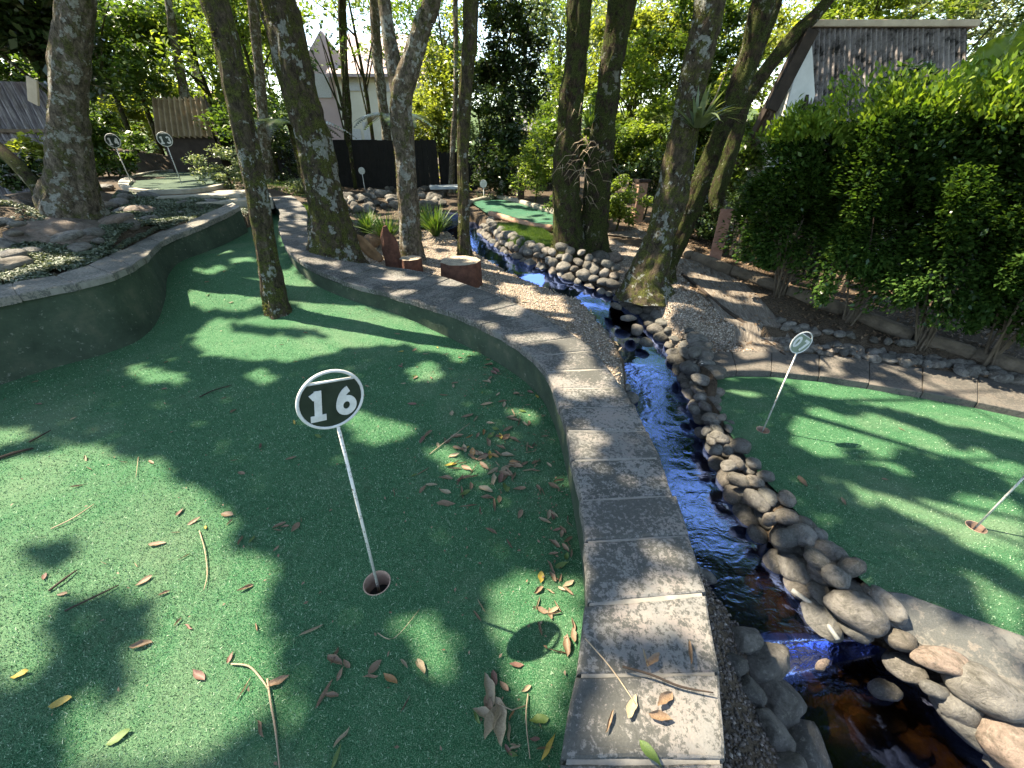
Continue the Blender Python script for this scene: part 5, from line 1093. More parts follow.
# ------------------------------------------------------------------ stumps and logs
def stump(c, r, h, label, lean=(0, 0), top='cut_wood'):
    root = empty('stump', tuple(c), label, 'stump'); V = []; m_ = 40; rings = 7
    for i in range(rings):
        t_ = i / (rings - 1)
        for k in range(m_):
            a = 2 * math.pi * k / m_; rr = r * (1.06 - .06 * t_ + .035 * math.sin(a * 9 + 1) + .05 * noise.noise(Vector((math.cos(a) * 2, math.sin(a) * 2, c.x + t_ * .6)))); V.append(c + Vector((rr * math.cos(a) + lean[0] * t_, rr * math.sin(a) + lean[1] * t_, -.05 + (h + .05) * t_)))
    Fc = [(i * m_ + k, i * m_ + (k + 1) % m_, (i + 1) * m_ + (k + 1) % m_, (i + 1) * m_ + k) for i in range(rings - 1) for k in range(m_)]
    mesh('bark', V, Fc, 'red_bark', root, True)
    tp = V[-m_:]; ctr = sum(tp, Vector()) / m_; V2 = [ctr + Vector((0, 0, .004))] + [ctr + (v - ctr) * s_ + Vector((0, 0, .004 - .006 * noise.noise(v * 9))) for s_ in (.35, .7, .96) for v in tp] + [v for v in tp]
    Fc = [(0, 1 + k, 1 + (k + 1) % m_) for k in range(m_)] + [(1 + L * m_ + k, 1 + (L + 1) * m_ + k, 1 + (L + 1) * m_ + (k + 1) % m_, 1 + L * m_ + (k + 1) % m_) for L in range(3) for k in range(m_)]
    mesh('cut_face', V2, Fc, top, root)
t = NT('ring_wood'); v = t.coord('Object'); wv = t.n('ShaderNodeTexWave'); wv.wave_type = 'RINGS'; wv.rings_direction = 'Z'; wv.inputs['Scale'].default_value = 14; wv.inputs['Distortion'].default_value = 2.5; t.l(v, wv.inputs['Vector'])
col = t.ramp(wv.outputs['Fac'], [(.2, (.24, .19, .13)), (.8, (.46, .38, .28))]); col = t.mix(t.ramp(t.noise(v, 12, 6, .7), [(.45, 0), (.6, .7)]), col, (.16, .13, .10)); t.bsdf(col, .9, t.bump(wv.outputs['Fac'], .4, .004)); M['ring_wood'] = t.m
c = P(461, 287, .05); stump(c + Vector((0, .12, 0)), .245, .30, 'low round tree stump with pale cut top and red brown bark beside the curving wall', top='ring_wood')
c = P(412, 270, .14); stump(c, .14, .16, 'small dark stump half hidden beside the split upright log', top='ring_wood')
def wedge(name, base, tip, w, t_, mat, label, cat):   # split log standing: ridge profile
    d = (tip - base).normalized(); s = d.cross(Vector((0, 1, 0))).normalized(); f = s.cross(d).normalized(); V = []; n_ = 8; prof = [(-1, 0), (-.6, .75), (0, 1), (.6, .75), (1, 0), (.5, -.35), (-.5, -.35)]
    for i in range(n_ + 1):
        u_ = i / n_; ww = w * (1 - .12 * u_) * (1 if u_ < .72 else 1 - (u_ - .72) * 2.9)
        for (a, b) in prof: V.append(base.lerp(tip, u_) + s * (a * ww + (.25 * ww if u_ > .8 else 0) + .008 * noise.noise(Vector((a * 3, u_ * 9, 1)))) + f * b * t_ * (1 + .2 * noise.noise(Vector((a * 4, u_ * 7, 3)))))
    m_ = len(prof); Fc = [(i * m_ + k, i * m_ + (k + 1) % m_, (i + 1) * m_ + (k + 1) % m_, (i + 1) * m_ + k) for i in range(n_) for k in range(m_)] + [tuple(range(m_)), tuple(n_ * m_ + k for k in range(m_))[::-1]]
    o = mesh(name, V, Fc, mat); bmesh_norm(o); tag(o, label, cat)
y_ = P(395, 270, .14).y
wedge('split_log', PD(396, 272, y_), PD(385, 226, y_), .12, .07, 'red_bark', 'dark red split log standing upright behind the curving wall', 'log')
y2 = P(370, 262, .2).y
wedge('leaning_log', PD(380, 262, y2), PD(352, 232, y2 + .1), .085, .05, 'orange_wood', 'orange brown split log leaning against the stout mossy tree', 'log')
wedge('leaning_log', PD(368, 263, y2 - .05), PD(348, 246, y2 + .1), .06, .04, 'cut_wood', 'paler split log lying in front of the orange brown one', 'log')

# ------------------------------------------------------------------ raised round green (holes 13, 14) with brick edge, steps
ro = [P(*a) for a in [(118, 184, .93), (128, 176, .93), (160, 170, .93), (200, 170, .93), (222, 175, .93), (226, 182, .93), (210, 187, .93), (180, 190, .93), (140, 190, .93)]]
ro = [Vector(v) for v in ro]; dn = []
for i in range(len(ro)):
    for k in range(5):
        t_ = k / 5; p0, p1, p2, p3 = ro[i - 1], ro[i], ro[(i + 1) % len(ro)], ro[(i + 2) % len(ro)]
        dn.append(.5 * ((2 * p1) + (p2 - p0) * t_ + (2 * p0 - 5 * p1 + 4 * p2 - p3) * t_ * t_ + (3 * p1 - p0 - 3 * p2 + p3) * t_ ** 3))
ctr = sum(dn, Vector()) / len(dn); inn = [v + (ctr - v).normalized() * .22 for v in dn]; n_ = len(dn); root = empty('raised_green', tuple(ctr), 'raised round putting green with brick sides and stone rim near the hut', 'raised green')
V = dn + inn + [v + Vector((0, 0, -.06)) for v in dn] + [v + Vector((0, 0, -.06)) for v in inn]
Fc = [f for k in range(n_) for f in ((k, (k + 1) % n_, n_ + (k + 1) % n_, n_ + k), (2 * n_ + k, k, (k + 1) % n_, 2 * n_ + (k + 1) % n_)[::1], (n_ + k, n_ + (k + 1) % n_, 3 * n_ + (k + 1) % n_, 3 * n_ + k))]
mesh('stone_rim', V, Fc, 'moss_stone', root)
o2 = [v + (ctr - v).normalized() * .03 + Vector((0, 0, -.06)) for v in dn]; V = o2 + [v + Vector((0, 0, -.55)) for v in o2]
mesh('brick_side', V, [(k, (k + 1) % n_, n_ + (k + 1) % n_, n_ + k) for k in range(n_)], 'brick', root); mesh('turf', [v + Vector((0, 0, -.05)) for v in inn], [tuple(range(n_))], 'turf_dull', root)
for i, (px, py, z, sx, sy, rz, lab) in enumerate(((222, 198, .80, 1.5, 1.1, .5, 'wide pale stone step between the raised green and the curving wall'), (205, 193, .86, 1.2, .9, .4, 'upper pale stone step at the foot of the raised green'))):
    c = P(px, py, z); box('stone_step', (c.x, c.y, z - .08), (sx, sy, .16), 'moss_stone', None, rz, None, .015); tag(scene.objects['stone_step' + ('.%03d' % i if i else '')], lab, 'step')
# kerb round the distant green
fk = [P(*a) for a in [(466, 204, .40), (485, 199, .40), (502, 198, .40), (530, 205, .38), (562, 216, .35), (560, 228, .34)]]
tube('green_border', fk, .07, 'moss_stone', None, 6, .1, 1, 4); tag(scene.objects['green_border'], 'pale stone border round the distant putting green', 'border')
tube('green_border', [P(490, 214, .36), P(515, 221, .34), P(535, 226, .33), P(552, 228, .32)], .06, 'brick', None, 6, .1, 1, 4); tag(scene.objects['green_border.001'], 'low brown border in front of the distant putting green', 'border')
# small lawns
def lawn(poly, n_, label, L=.05):
    xy = [(P(*a).x, P(*a).y) for a in poly]; xs = [c[0] for c in xy]; ys = [c[1] for c in xy]; a = rng.uniform(min(xs), max(xs), n_ * 2); b = rng.uniform(min(ys), max(ys), n_ * 2); k = poly_in(a, b, xy); a, b = a[k], b[k]; z = terrain_z(a, b)
    C = np.stack([a, b, z + L * .4], 1); d = np.tile([0, 0, 1.0], (len(C), 1)) + rng.normal(size=(len(C), 3)) * .35; n2 = len(C); d = unit(d); s = unit(np.cross(d, rng.normal(size=(n2, 3)))); h = L * rng.uniform(.6, 1.2, (n2, 1)); V = np.stack([C - s * .006 - d * h * .5, C + s * .006 - d * h * .5, C + d * h * .6], 1).reshape(-1, 3)
    o = fastmesh('grass', V, 3, 'leaf_grass'); tag(o, label, None, None, 'stuff')
lawn([(497, 226, .3), (520, 224, .3), (558, 236, .26), (556, 246, .22), (520, 242, .26), (500, 236, .28)], 16000, 'small sunlit lawn on top of the stone bank', .09)
lawn([(300, 215, .42), (322, 205, .45), (338, 215, .4), (335, 228, .36), (315, 232, .38)], 5000, 'patch of bright grass between the curving wall and the stout tree', .04)
lawn([(260, 193, .6), (300, 180, .6), (345, 195, .5), (330, 205, .5), (300, 198, .55)], 5000, 'rough grass behind the end of the curving wall', .06)

# ------------------------------------------------------------------ fences, posts
def board_fence(a, b, h, mat, label, name='fence', bw=.14, gap=.004, t_=.02, z0=None):
    root = empty(name, tuple(a), label, 'fence'); L = (b - a).length; n_ = int(L / bw); d = (b - a) / n_; rz = math.atan2(d.y, d.x); mb = MB()
    for k in range(n_): c = a + d * (k + .5); mb.add(box_vf((c.x, c.y, c.z + h / 2 + random.uniform(-.01, .01)), (bw - gap, t_, h), rz))
    mb.build('board', mat, root); nrm = Vector((-d.y, d.x, 0)).normalized()
    for zz in (.3, h - .3): m_ = (a + b) / 2 + nrm * .04; box('rail', (m_.x, m_.y, m_.z + zz), (L, .05, .07), mat, root, rz)
    for k in range(0, n_, max(1, n_ // 4)): c = a + d * k + nrm * .06; box('post', (c.x, c.y, c.z + h / 2), (.08, .08, h + .05), mat, root, rz)
a_ = G(352, 188, .45); a_.y = 13.4; a_.x = PD(240, 188, 13.4).x; b_ = Vector((PD(440, 188, 13.4).x, 13.4, a_.z)); a_.z = b_.z = .40
board_fence(a_, b_, PD(400, 140, 13.4).z - .40, 'black_fence', 'tall black board fence in front of the pale house')
a2 = Vector((b_.x + .05, 13.5, .4)); b2 = Vector((PD(478, 188, 13.5).x, 13.5, .4)); board_fence(a2, b2, PD(450, 153, 13.5).z - .4, 'black_fence', 'shorter step of black board fence next to the slender tree')
# pale slatted screen, far left
root = empty('slatted_screen', tuple(PD(20, 165, 7.6)), 'pale weathered corrugated screen behind the rock garden', 'screen'); p0, p1 = PD(-70, 165, 7.3), PD(84, 165, 7.9); top = PD(20, 80, 7.6).z; bot = gz(p0.x, p0.y) - .1; V = []; n_ = 220
for k in range(n_ + 1):
    t_ = k / n_; q_ = p0.lerp(p1, t_); o_ = .045 * math.sin(t_ * 2 * math.pi * 17)
    for z, th in ((bot, 0), (top, 0), (top, .01), (bot, .01)): V.append((q_.x, q_.y + o_ + th, z))
Fc = [(k * 4 + j, k * 4 + (j + 1) % 4, (k + 1) * 4 + (j + 1) % 4, (k + 1) * 4 + j) for k in range(n_) for j in range(4)]
o = mesh('corrugated_sheet', V, Fc, 'pale_tin', root); bmesh_norm(o)
for z in (.3, .62): q_ = p0.lerp(p1, .5); box('rail', (q_.x, q_.y - .07, bot + (top - bot) * z), ((p1 - p0).length, .04, .05), 'log_grey', root, math.atan2(p1.y - p0.y, p1.x - p0.x))
c = PD(33, 91, 6.4); box('bird_board', tuple(c), (.30, .03, .12), 'beige_fascia', None, 0, Matrix.Rotation(R(-62), 3, 'Y'), .004); tag(scene.objects['bird_board'], 'small tan board nailed slantwise beside the thickest trunk', 'board')
# bare sloping log in the rock garden at the left edge
tube('fallen_log', [PD(-14, 140, 5.1), PD(12, 160, 5.0), PD(34, 184, 4.9), PD(50, 206, 4.8)], [.07, .065, .06, .05], 'bark_dark', None, 12, .2, 4, 6); tag(scene.objects['fallen_log'], 'dark fallen log sloping down the rock garden towards the thickest tree', 'log')
# leaning reddish plank, short posts
c0 = G(713, 266, .08); yy = c0.y; tp_ = PD(727, 209, yy + .1); d = tp_ - c0; tl = d.to_track_quat('Z', 'Y').to_matrix(); box('leaning_plank', tuple(c0.lerp(tp_, .5)), (.16, .04, d.length), 'red_wood', None, 0, tl, .004); tag(scene.objects['leaning_plank'], 'reddish upright plank standing against the log edging', 'plank')
def post(px, pyb, pyt, y, w, label, cap=True, mat='brick', name='gate_post'):
    a = PD(px, pyb, y); b = PD(px, pyt, y); root = empty(name, (a.x, a.y, gz(a.x, a.y)), label, 'post'); z0 = gz(a.x, a.y) - .1; box('shaft', (a.x, a.y, (z0 + b.z) / 2), (w, w, b.z - z0), mat, root, .2, None, .006)
    if cap: box('cap', (a.x, a.y, b.z + .028), (w * 1.3, w * 1.3, .05), 'dark_timber', root, .2, None, .006)
post(639, 200, 182, 9.0, .2, 'short brick post with a dark cap behind the bright green shrub'); post(521, 185, 168, 10.6, .14, 'short brown post among the shrubs by the distant green', True, 'dark_timber')
# dark pickets behind the hedge
a_ = G(715, 258, .1) + Vector((.1, .25, 0)); b_ = G(850, 312, -.15) + Vector((.3, .45, 0)); root = empty('picket_fence', tuple(a_), 'dark weathered picket fence behind the hedge stems', 'fence'); n_ = 22
for k in range(n_):
    c = a_.lerp(b_, k / n_); h_ = .75 + random.uniform(-.06, .06); vv, ff = box_vf((c.x, c.y, c.z + h_ / 2), (.05, .018, h_ * .8), math.atan2(b_.y - a_.y, b_.x - a_.x)); mesh('picket', vv, ff, 'black_fence', root)
m_ = a_.lerp(b_, .5); box('rail', (m_.x, m_.y + .03, m_.z + .45), ((b_ - a_).length, .03, .05), 'dark_timber', root, math.atan2(b_.y - a_.y, b_.x - a_.x))

hv, hf = [], []
for i in range(97):
    a = math.pi * 2 * i / 96
    for j in range(9):
        r_ = 48 + j * 9; h_ = (0, 1.5, 3.2, 4.8, 6, 7, 7.8, 8.2, 8.4)[j] + (noise.noise(Vector((math.cos(a) * 3, math.sin(a) * 3, j * .3))) * 2.2 if j else 0); hv.append((r_ * math.cos(a), 5 + r_ * math.sin(a), h_ - .2))
hf = [(i * 9 + j, i * 9 + j + 1, (i + 1) * 9 + j + 1, (i + 1) * 9 + j) for i in range(96) for j in range(8)]
simple('hill_wood', (.03, .06, .015), (.10, .15, .04), 1.2, .95, 1, .4); hl = mesh('hills', hv, hf, 'hill_wood', None, True); tag(hl, 'wooded hillside closing the horizon', None, None, 'structure')
# ------------------------------------------------------------------ buildings
def corrugated(name, p00, p10, p01, p11, nrm, waves, amp, mat, root, th=.008):
    """sheet from edge p00-p10 (bottom) to p01-p11 (top), waves running up the slope"""
    V, n_ = [], waves * 8
    for k in range(n_ + 1):
        t_ = k / n_; o_ = nrm * (amp * math.sin(2 * math.pi * waves * t_)); a, b = p00.lerp(p10, t_) + o_, p01.lerp(p11, t_) + o_; V += [a, b, b - nrm * th, a - nrm * th]
    Fc = [(k * 4 + j, k * 4 + (j + 1) % 4, (k + 1) * 4 + (j + 1) % 4, (k + 1) * 4 + j) for k in range(n_) for j in range(4)] + [(0, 1, 2, 3), tuple(n_ * 4 + j for j in range(4))]
    o = mesh(name, V, Fc, mat, root); bmesh_norm(o); return o
# shed beyond the hedge: steep corrugated roof, white wall
yr = 8.6; rA, rB = PD(812, 27, yr), PD(968, 25, yr); rB.z = rA.z; yf = 7.3; eA, eB = PD(778, 150, yf), PD(985, 160, yf); eA = Vector((rA.x - .05, yf, rA.z - 2.3)); eB = Vector((rB.x + .05, yf, rA.z - 2.3))
root = empty('shed', (rA.x, yr, gz(rA.x, yr)), 'shed with a steep moss streaked corrugated roof and white side wall beyond the hedge', 'shed')
nrm = (eB - eA).cross(rA - eA).normalized(); nrm = nrm if nrm.y < 0 else -nrm
corrugated('front_roof', eA, eB, rA, rB, nrm, 30, .036, 'streaked_roof', root)
bA, bB = Vector((rA.x - .05, yr + 1.3, eA.z)), Vector((rB.x + .05, yr + 1.3, eA.z)); nb = Vector((0, .87, .5)); corrugated('back_roof', bA, bB, rA, rB, nb, 30, .036, 'streaked_roof', root)
box('ridge_cap', ((rA.x + rB.x) / 2, yr, rA.z + .03), (rB.x - rA.x + .2, .22, .09), 'beige_fascia', root, 0, None, .01)
zb = gz(rA.x, yr) - .3
for x_, lab in ((rA.x + .12, 'side'), (rB.x - .12, 'side')):
    V = [(x_, yf + .12, zb), (x_, yr + 1.18, zb), (x_, yr + 1.18, eA.z + .1), (x_, yr, rA.z - .08), (x_, yf + .12, eA.z + .1)]; V += [(a + .06, b, c) for a, b, c in V]; o = mesh('gable_wall', V, [(0, 1, 2, 3, 4), (9, 8, 7, 6, 5)] + [(k, (k + 1) % 5, 5 + (k + 1) % 5, 5 + k) for k in range(5)], 'white_wall', root); bmesh_norm(o)
V, Fc = box_vf(((rA.x + rB.x) / 2, yf + .2, (zb + eA.z) / 2), (rB.x - rA.x - .5, .08, eA.z - zb + .2)); mesh('front_wall', V, Fc, 'white_wall', root)
for s_, e_, nm in ((rA + Vector((-.09, 0, 0)), eA + Vector((-.05, 0, -.12)), 'bargeboard'), (rA + Vector((-.09, 0, 0)), bA + Vector((-.05, 0, -.12)), 'bargeboard')):
    d = e_ - s_; box(nm, tuple(s_.lerp(e_, .5)), (.05, .16, d.length), 'dark_timber', root, 0, d.to_track_quat('Z', 'X').to_matrix() @ Matrix.Rotation(R(90), 3, 'Z'))
# lean-to wing reaching to the left of the shed: pale raking wall as in the photo
V = [PD(770, 160, 8.0), PD(800, 150, 8.0), PD(815, 95, 8.0), PD(812, 45, 8.0), PD(800, 60, 8.0)]; n_ = len(V)
V[0].z = V[1].z = zb; V += [v + Vector((0, .07, 0)) for v in V]; o = mesh('raking_wall', V, [tuple(range(n_)), tuple(n_ + k for k in range(n_))[::-1]] + [(k, (k + 1) % n_, n_ + (k + 1) % n_, n_ + k) for k in range(n_)], 'white_wall', root); bmesh_norm(o)
a, b = PD(812, 30, 7.95), PD(771, 110, 7.95); d = b - a; box('wing_eave', tuple(a.lerp(b, .5)), (.18, .1, d.length), 'dark_timber', root, 0, d.to_track_quat('Z', 'X').to_matrix())
# little hut
yh = 13.2; h0, h1 = PD(156, 137, yh), PD(213, 137, yh); t0, t1 = PD(152, 98, yh + .7), PD(205, 98, yh + .7); root = empty('hut', (h0.x, yh, gz(h0.x, yh)), 'little dark hut with a tan corrugated roof behind the raised green', 'hut'); h1.z = h0.z; t1.z = t0.z
nrm = (h1 - h0).cross(t0 - h0).normalized(); nrm = nrm if nrm.y < 0 else -nrm; corrugated('roof', h0, h1, t0, t1, nrm, 10, .05, 'tan_roof', root)
g0 = Vector((t1.x, t1.y + .8, h0.z)); corrugated('back_roof', Vector((t0.x, t0.y + .8, h0.z)), g0, t0, t1, Vector((0, .6, .8)), 10, .05, 'tan_roof', root)
zb_ = gz(h0.x, yh) - .2; box('hut_wall', ((h0.x + h1.x) / 2, yh + .75, (zb_ + h0.z) / 2), (h1.x - h0.x - .1, 1.3, h0.z - zb_), 'dark_timber', root)
d = Vector((h1.x + .15, yh - .05, h0.z - .25)) - t1; box('bargeboard', tuple(t1 + d * .5), (.05, .18, d.length), 'dark_timber', root, 0, d.to_track_quat('Z', 'X').to_matrix() @ Matrix.Rotation(R(90), 3, 'Z'))
# pale house
yb = 23; root = empty('house', tuple(PD(350, 150, yb)), 'pale pink and cream two storey house behind the black fence', 'house'); zg = 0
gl, gr_ = PD(285, 100, yb).x, PD(395, 100, yb).x; ze = PD(350, 95, yb).z; zt = PD(330, 30, yb).z
xm = PD(322, 40, yb).x
V = [(gl, yb, zg), (PD(352, 60, yb).x, yb, zg), (PD(352, 60, yb).x, yb, ze + .7), (xm, yb, zt), (gl, yb, ze)]; V += [(a, b + .3, c) for a, b, c in V]; o = mesh('gable_wall', V, [(0, 1, 2, 3, 4), (9, 8, 7, 6, 5)] + [(k, (k + 1) % 5, 5 + (k + 1) % 5, 5 + k) for k in range(5)], 'pink_wall', root); bmesh_norm(o)
x2, x3 = PD(333, 60, yb).x, PD(420, 60, yb).x; zc = PD(350, 72, yb - .3).z
box('cream_wall', ((x2 + x3) / 2, yb - .3 + .25, (zg + zc) / 2), (x3 - x2, .5, zc - zg), 'cream_wall', root); box('side_wall', (x2 + .1, yb + 3, zc / 2), (.3, 6, zc), 'cream_wall', root)
V = [Vector((x2 - .2, yb - .7, zc - .1)), Vector((x3 + .3, yb - .7, zc - .1)), Vector((x3 + .3, yb + 3, zc + 1.9)), Vector((x2 - .2, yb + 3, zc + 1.9))]; V += [v + Vector((0, 0, -.12)) for v in V]; o = mesh('roof', V, [(0, 1, 2, 3), (7, 6, 5, 4), (0, 4, 5, 1), (1, 5, 6, 2), (2, 6, 7, 3), (3, 7, 4, 0)], 'roof_tile', root); bmesh_norm(o)
for px, py, w_, h_ in ((356, 80, 1.0, .8), (386, 82, .9, .7), (356, 135, .5, .5), (368, 132, .4, .8), (320, 85, .7, .9)):
    c = PD(px, py, yb - .32); w0 = box('window', (c.x, (yb - .03 if px == 320 else yb - .32), c.z), (w_, .06, h_), 'white_paint', root); c2 = Vector((c.x, (yb - .075 if px == 320 else yb - .365), c.z)); pn = mesh('pane', *box_vf(c2, (w_ - .12, .03, h_ - .12)), 'glass_dark', None); pn.parent = w0
# far roofs
for px, py, w_, lab, mt, yy in ((212, 108, 3.0, 'distant house with a pinkish tiled roof behind the shrubs', 'roof_tile', 21), (545, 118, 2.6, 'distant house with a pale roof glimpsed behind the twin trunks', 'pale_tin', 22)):
    c = PD(px, py, yy); root = empty('distant_house', (c.x, yy, 0), lab, 'house'); box('wall', (c.x, yy + 1.6, c.z / 2 - .3), (w_, 2.6, c.z), 'cream_wall', root)
    V = [Vector((c.x - w_ * .6, yy, c.z - .5)), Vector((c.x + w_ * .6, yy, c.z - .5)), Vector((c.x + w_ * .45, yy + 1.6, c.z + .75)), Vector((c.x - w_ * .45, yy + 1.6, c.z + .75)), Vector((c.x + w_ * .6, yy + 3.2, c.z - .5)), Vector((c.x - w_ * .6, yy + 3.2, c.z - .5))]
    o = mesh('roof', V, [(0, 1, 2, 3), (3, 2, 4, 5), (1, 4, 2), (0, 3, 5), (0, 5, 4, 1)], mt, root); bmesh_norm(o)
    box('window', (c.x + .5, yy + .27, c.z * .45), (.7, .05, .8), 'glass_dark', root)

# ------------------------------------------------------------------ fallen leaves and twigs
def dead_leaf_mesh(L, W_, curl, twist, seed):
    V, Fc = [], []; n_, m_ = 8, 4
    for i in range(n_ + 1):
        t_ = i / n_; ww = W_ * .5 * (math.sin(math.pi * (t_ ** .85)) ** .8) + .0006
        for j in range(m_ + 1):
            a = (j / m_ * 2 - 1); b = a * curl; rr = ww / max(curl, .05); y = rr * math.sin(b); z = rr * (1 - math.cos(b))
            tw = twist * (t_ - .5); y, z = y * math.cos(tw) - z * math.sin(tw), y * math.sin(tw) + z * math.cos(tw)
            V.append(((t_ - .5) * L, y + .004 * math.sin(t_ * 5 + seed), z + .10 * L * (t_ - .4) ** 2 * 2.2 + .0015 * math.sin(i * 2.1 + j + seed)))
    V = [(a + .03 * noise.noise(Vector((a * 6, b * 9, seed))), b * (1 + .35 * noise.noise(Vector((a * 5, seed, b * 4)))) + .05 * noise.noise(Vector((a * 2.2, seed * 2, 0))), c + .03 * noise.noise(Vector((a * 4, b * 8, seed + 5)))) for a, b, c in V]
    mn = min(v[2] for v in V); V = [(a, b, c - mn) for a, b, c in V]
    Fc = [(i * (m_ + 1) + j, i * (m_ + 1) + j + 1, (i + 1) * (m_ + 1) + j + 1, (i + 1) * (m_ + 1) + j) for i in range(n_) for j in range(m_)]
    k = len(V); V += [(-L * .5, -.0008, .001), (-L * .5, .0008, .001), (-L * .78, .0006, .003), (-L * .78, -.0006, .003)]; Fc.append((k, k + 1, k + 2, k + 3)); return V, Fc
DL = {}
for cn in ('dead_brown', 'dead_tan', 'dead_yellow', 'dead_orange', 'dead_red', 'leaf_fallen_green'):
    DL[cn] = []
    for i in range(11):
        wd = (.34, .42, .28, .46, .2, .38, .30, .5, .24, .36, .42)[i]; v, f = dead_leaf_mesh(1, wd, (.5, 1.2, 2.0, .7, 2.6, .9, 1.6, 1.4, 2.2, .6, 1.8)[i] if cn not in ('leaf_fallen_green', 'dead_yellow') else (.3, .5, .4, .3, .6, .5, .8, .4, .7, .9, .5)[i], (0, 1.2, -.6, .4, 1.8, -1.0, 2.2, -1.6, .8, -.3, 1.4)[i], i * 2.3 + 1)
        me = bpy.data.meshes.new('fallen_leaf'); me.from_pydata(v, [], f); me.materials.append(M[cn]); me.polygons.foreach_set('use_smooth', [True] * len(me.polygons)); DL[cn].append(me)
cname = {'dead_brown': 'curled brown', 'dead_tan': 'dry tan', 'dead_yellow': 'yellow', 'dead_orange': 'orange brown', 'dead_red': 'dark reddish', 'leaf_fallen_green': 'green'}
def fleaf(px, py, L, cn, where, zf=None, rz=None, k=None):
    p_ = Pg(px, py) if zf is None else P(px, py, zf); o = bpy.data.objects.new('fallen_leaf', random.choice(DL[cn]) if k is None else DL[cn][k]); link(o)
    o.location = p_ + Vector((0, 0, .006)); o.rotation_euler = (random.uniform(-.25, .25), random.uniform(-.2, .2), random.uniform(0, 6.28) if rz is None else rz); o.scale = (L, L, L)
    tag(o, f'{cname[cn]} leaf {where}', 'leaf', f'{cname[cn]} leaves {where}'[:60])
WTS = ['dead_brown'] * 12 + ['dead_tan'] * 5 + ['dead_red'] * 2 + ['dead_yellow'] * 1 + ['dead_orange'] * 1 + ['leaf_fallen_green'] * 1
def scatter(n_, cx_, cy_, sx, sy, where, Lr=(.032, .075), lim=None, zf=None):
    k = 0
    while k < n_:
        px, py = random.gauss(cx_, sx), random.gauss(cy_, sy)
        if lim and not (lim[0] < px < lim[2] and lim[1] < py < lim[3]): continue
        if zf is None:
            p_ = Pg(px, py)
            if not poly_in(np.array([p_.x]), np.array([p_.y]), [(a.x - .04, a.y) for a, b in RF][::-1] + [(a.x + .02, a.y) for a, b in LF])[0]: continue
        fleaf(px, py, random.uniform(*Lr), random.choice(WTS), where, zf); k += 1
scatter(105, 492, 458, 40, 32, 'scattered on the turf between the sign and the curving wall', (.05, .10))
scatter(36, 455, 372, 50, 24, 'on the shaded turf along the far curve of the wall')
scatter(22, 545, 620, 26, 34, 'on the turf beside the wall near the second leaf drift')
scatter(16, 530, 735, 28, 24, 'on the turf close to the bottom of the frame by the wall')
scatter(22, 110, 600, 90, 80, 'on the sunlit turf well away from the cup', lim=(5, 440, 300, 765)); scatter(18, 270, 500, 60, 60, 'on the turf on the open side of the number 16 pole', lim=(150, 430, 340, 640)); scatter(16, 330, 690, 60, 40, 'on the turf below the cup')
scatter(14, 250, 360, 70, 35, 'on the turf around the slim leaning tree', (.035, .06)); scatter(8, 60, 400, 50, 25, 'on the shaded turf below the painted wall', (.04, .07)); scatter(6, 230, 290, 25, 30, 'on the far part of the lane', (.04, .06))
scatter(7, 640, 690, 30, 40, 'on the coping slabs nearest the frame bottom', (.05, .08), (600, 620, 700, 765), .305)
for px, py, cn, L, rz in ((325, 695, 'dead_brown', .09, 1.2), (312, 632, 'dead_tan', .09, .5), (62, 703, 'dead_yellow', .065, .4), (22, 675, 'dead_yellow', .06, .3), (120, 768 - 30, 'leaf_fallen_green', .065, .6), (375, 668, 'dead_brown', .06, 1), (548, 748, 'dead_yellow', .08, .9), (650, 755, 'leaf_fallen_green', .07, -1)):
    fleaf(px, py, L, cn, 'lying singly near the bottom of the turf', None if px < 600 else .306, rz)
for (px, py, L) in ((905 - 4, 430, .06), (802, 482, .12), (843, 502, .08), (885, 480, .05)): fleaf(px, py, L, 'dead_brown', 'on the lower green', G7)
# leaves gathered at the foot of the curving wall
for k in range(38):
    i = random.randrange(int(len(RF) * .16), int(len(RF) * .62)); p_, q_ = RF[i]; d_ = (p_ - q_); d_.z = 0; d_.normalize(); w_ = p_ + d_ * random.uniform(.0, .13); cn = random.choice(WTS); L = random.uniform(.04, .08)
    o = bpy.data.objects.new('fallen_leaf', random.choice(DL[cn])); link(o); o.location = (w_.x, w_.y, float(g16(w_.x, w_.y)) + .008); o.rotation_euler = (random.uniform(-.4, .4), random.uniform(-.4, .4), random.uniform(0, 6.28)); o.scale = (L, L, L)
    tag(o, f'{cname[cn]} leaf drifted against the foot of the curving wall', 'leaf', f'{cname[cn]} leaves at the foot of the curving wall')
# crumbs of leaf and bark (stuff)
cxs = np.concatenate([rng.normal(.25, .4, 900), rng.uniform(-4, .5, 500)]); cys = np.concatenate([rng.normal(2.0, .8, 900), rng.uniform(.3, 5, 500)]); k = poly_in(cxs, cys, T16) & ~poly_in(cxs, cys, KERB); cxs, cys = cxs[k], cys[k]
o = fastmesh('leaf_crumbs', leaves(np.stack([cxs, cys, g16(cxs, cys) + .011], 1), .013, 1.5, .5, sizevar=.7), 4, 'dead_brown'); tag(o, 'crumbs of dry leaf and bark on the number 16 turf', None, None, 'stuff')
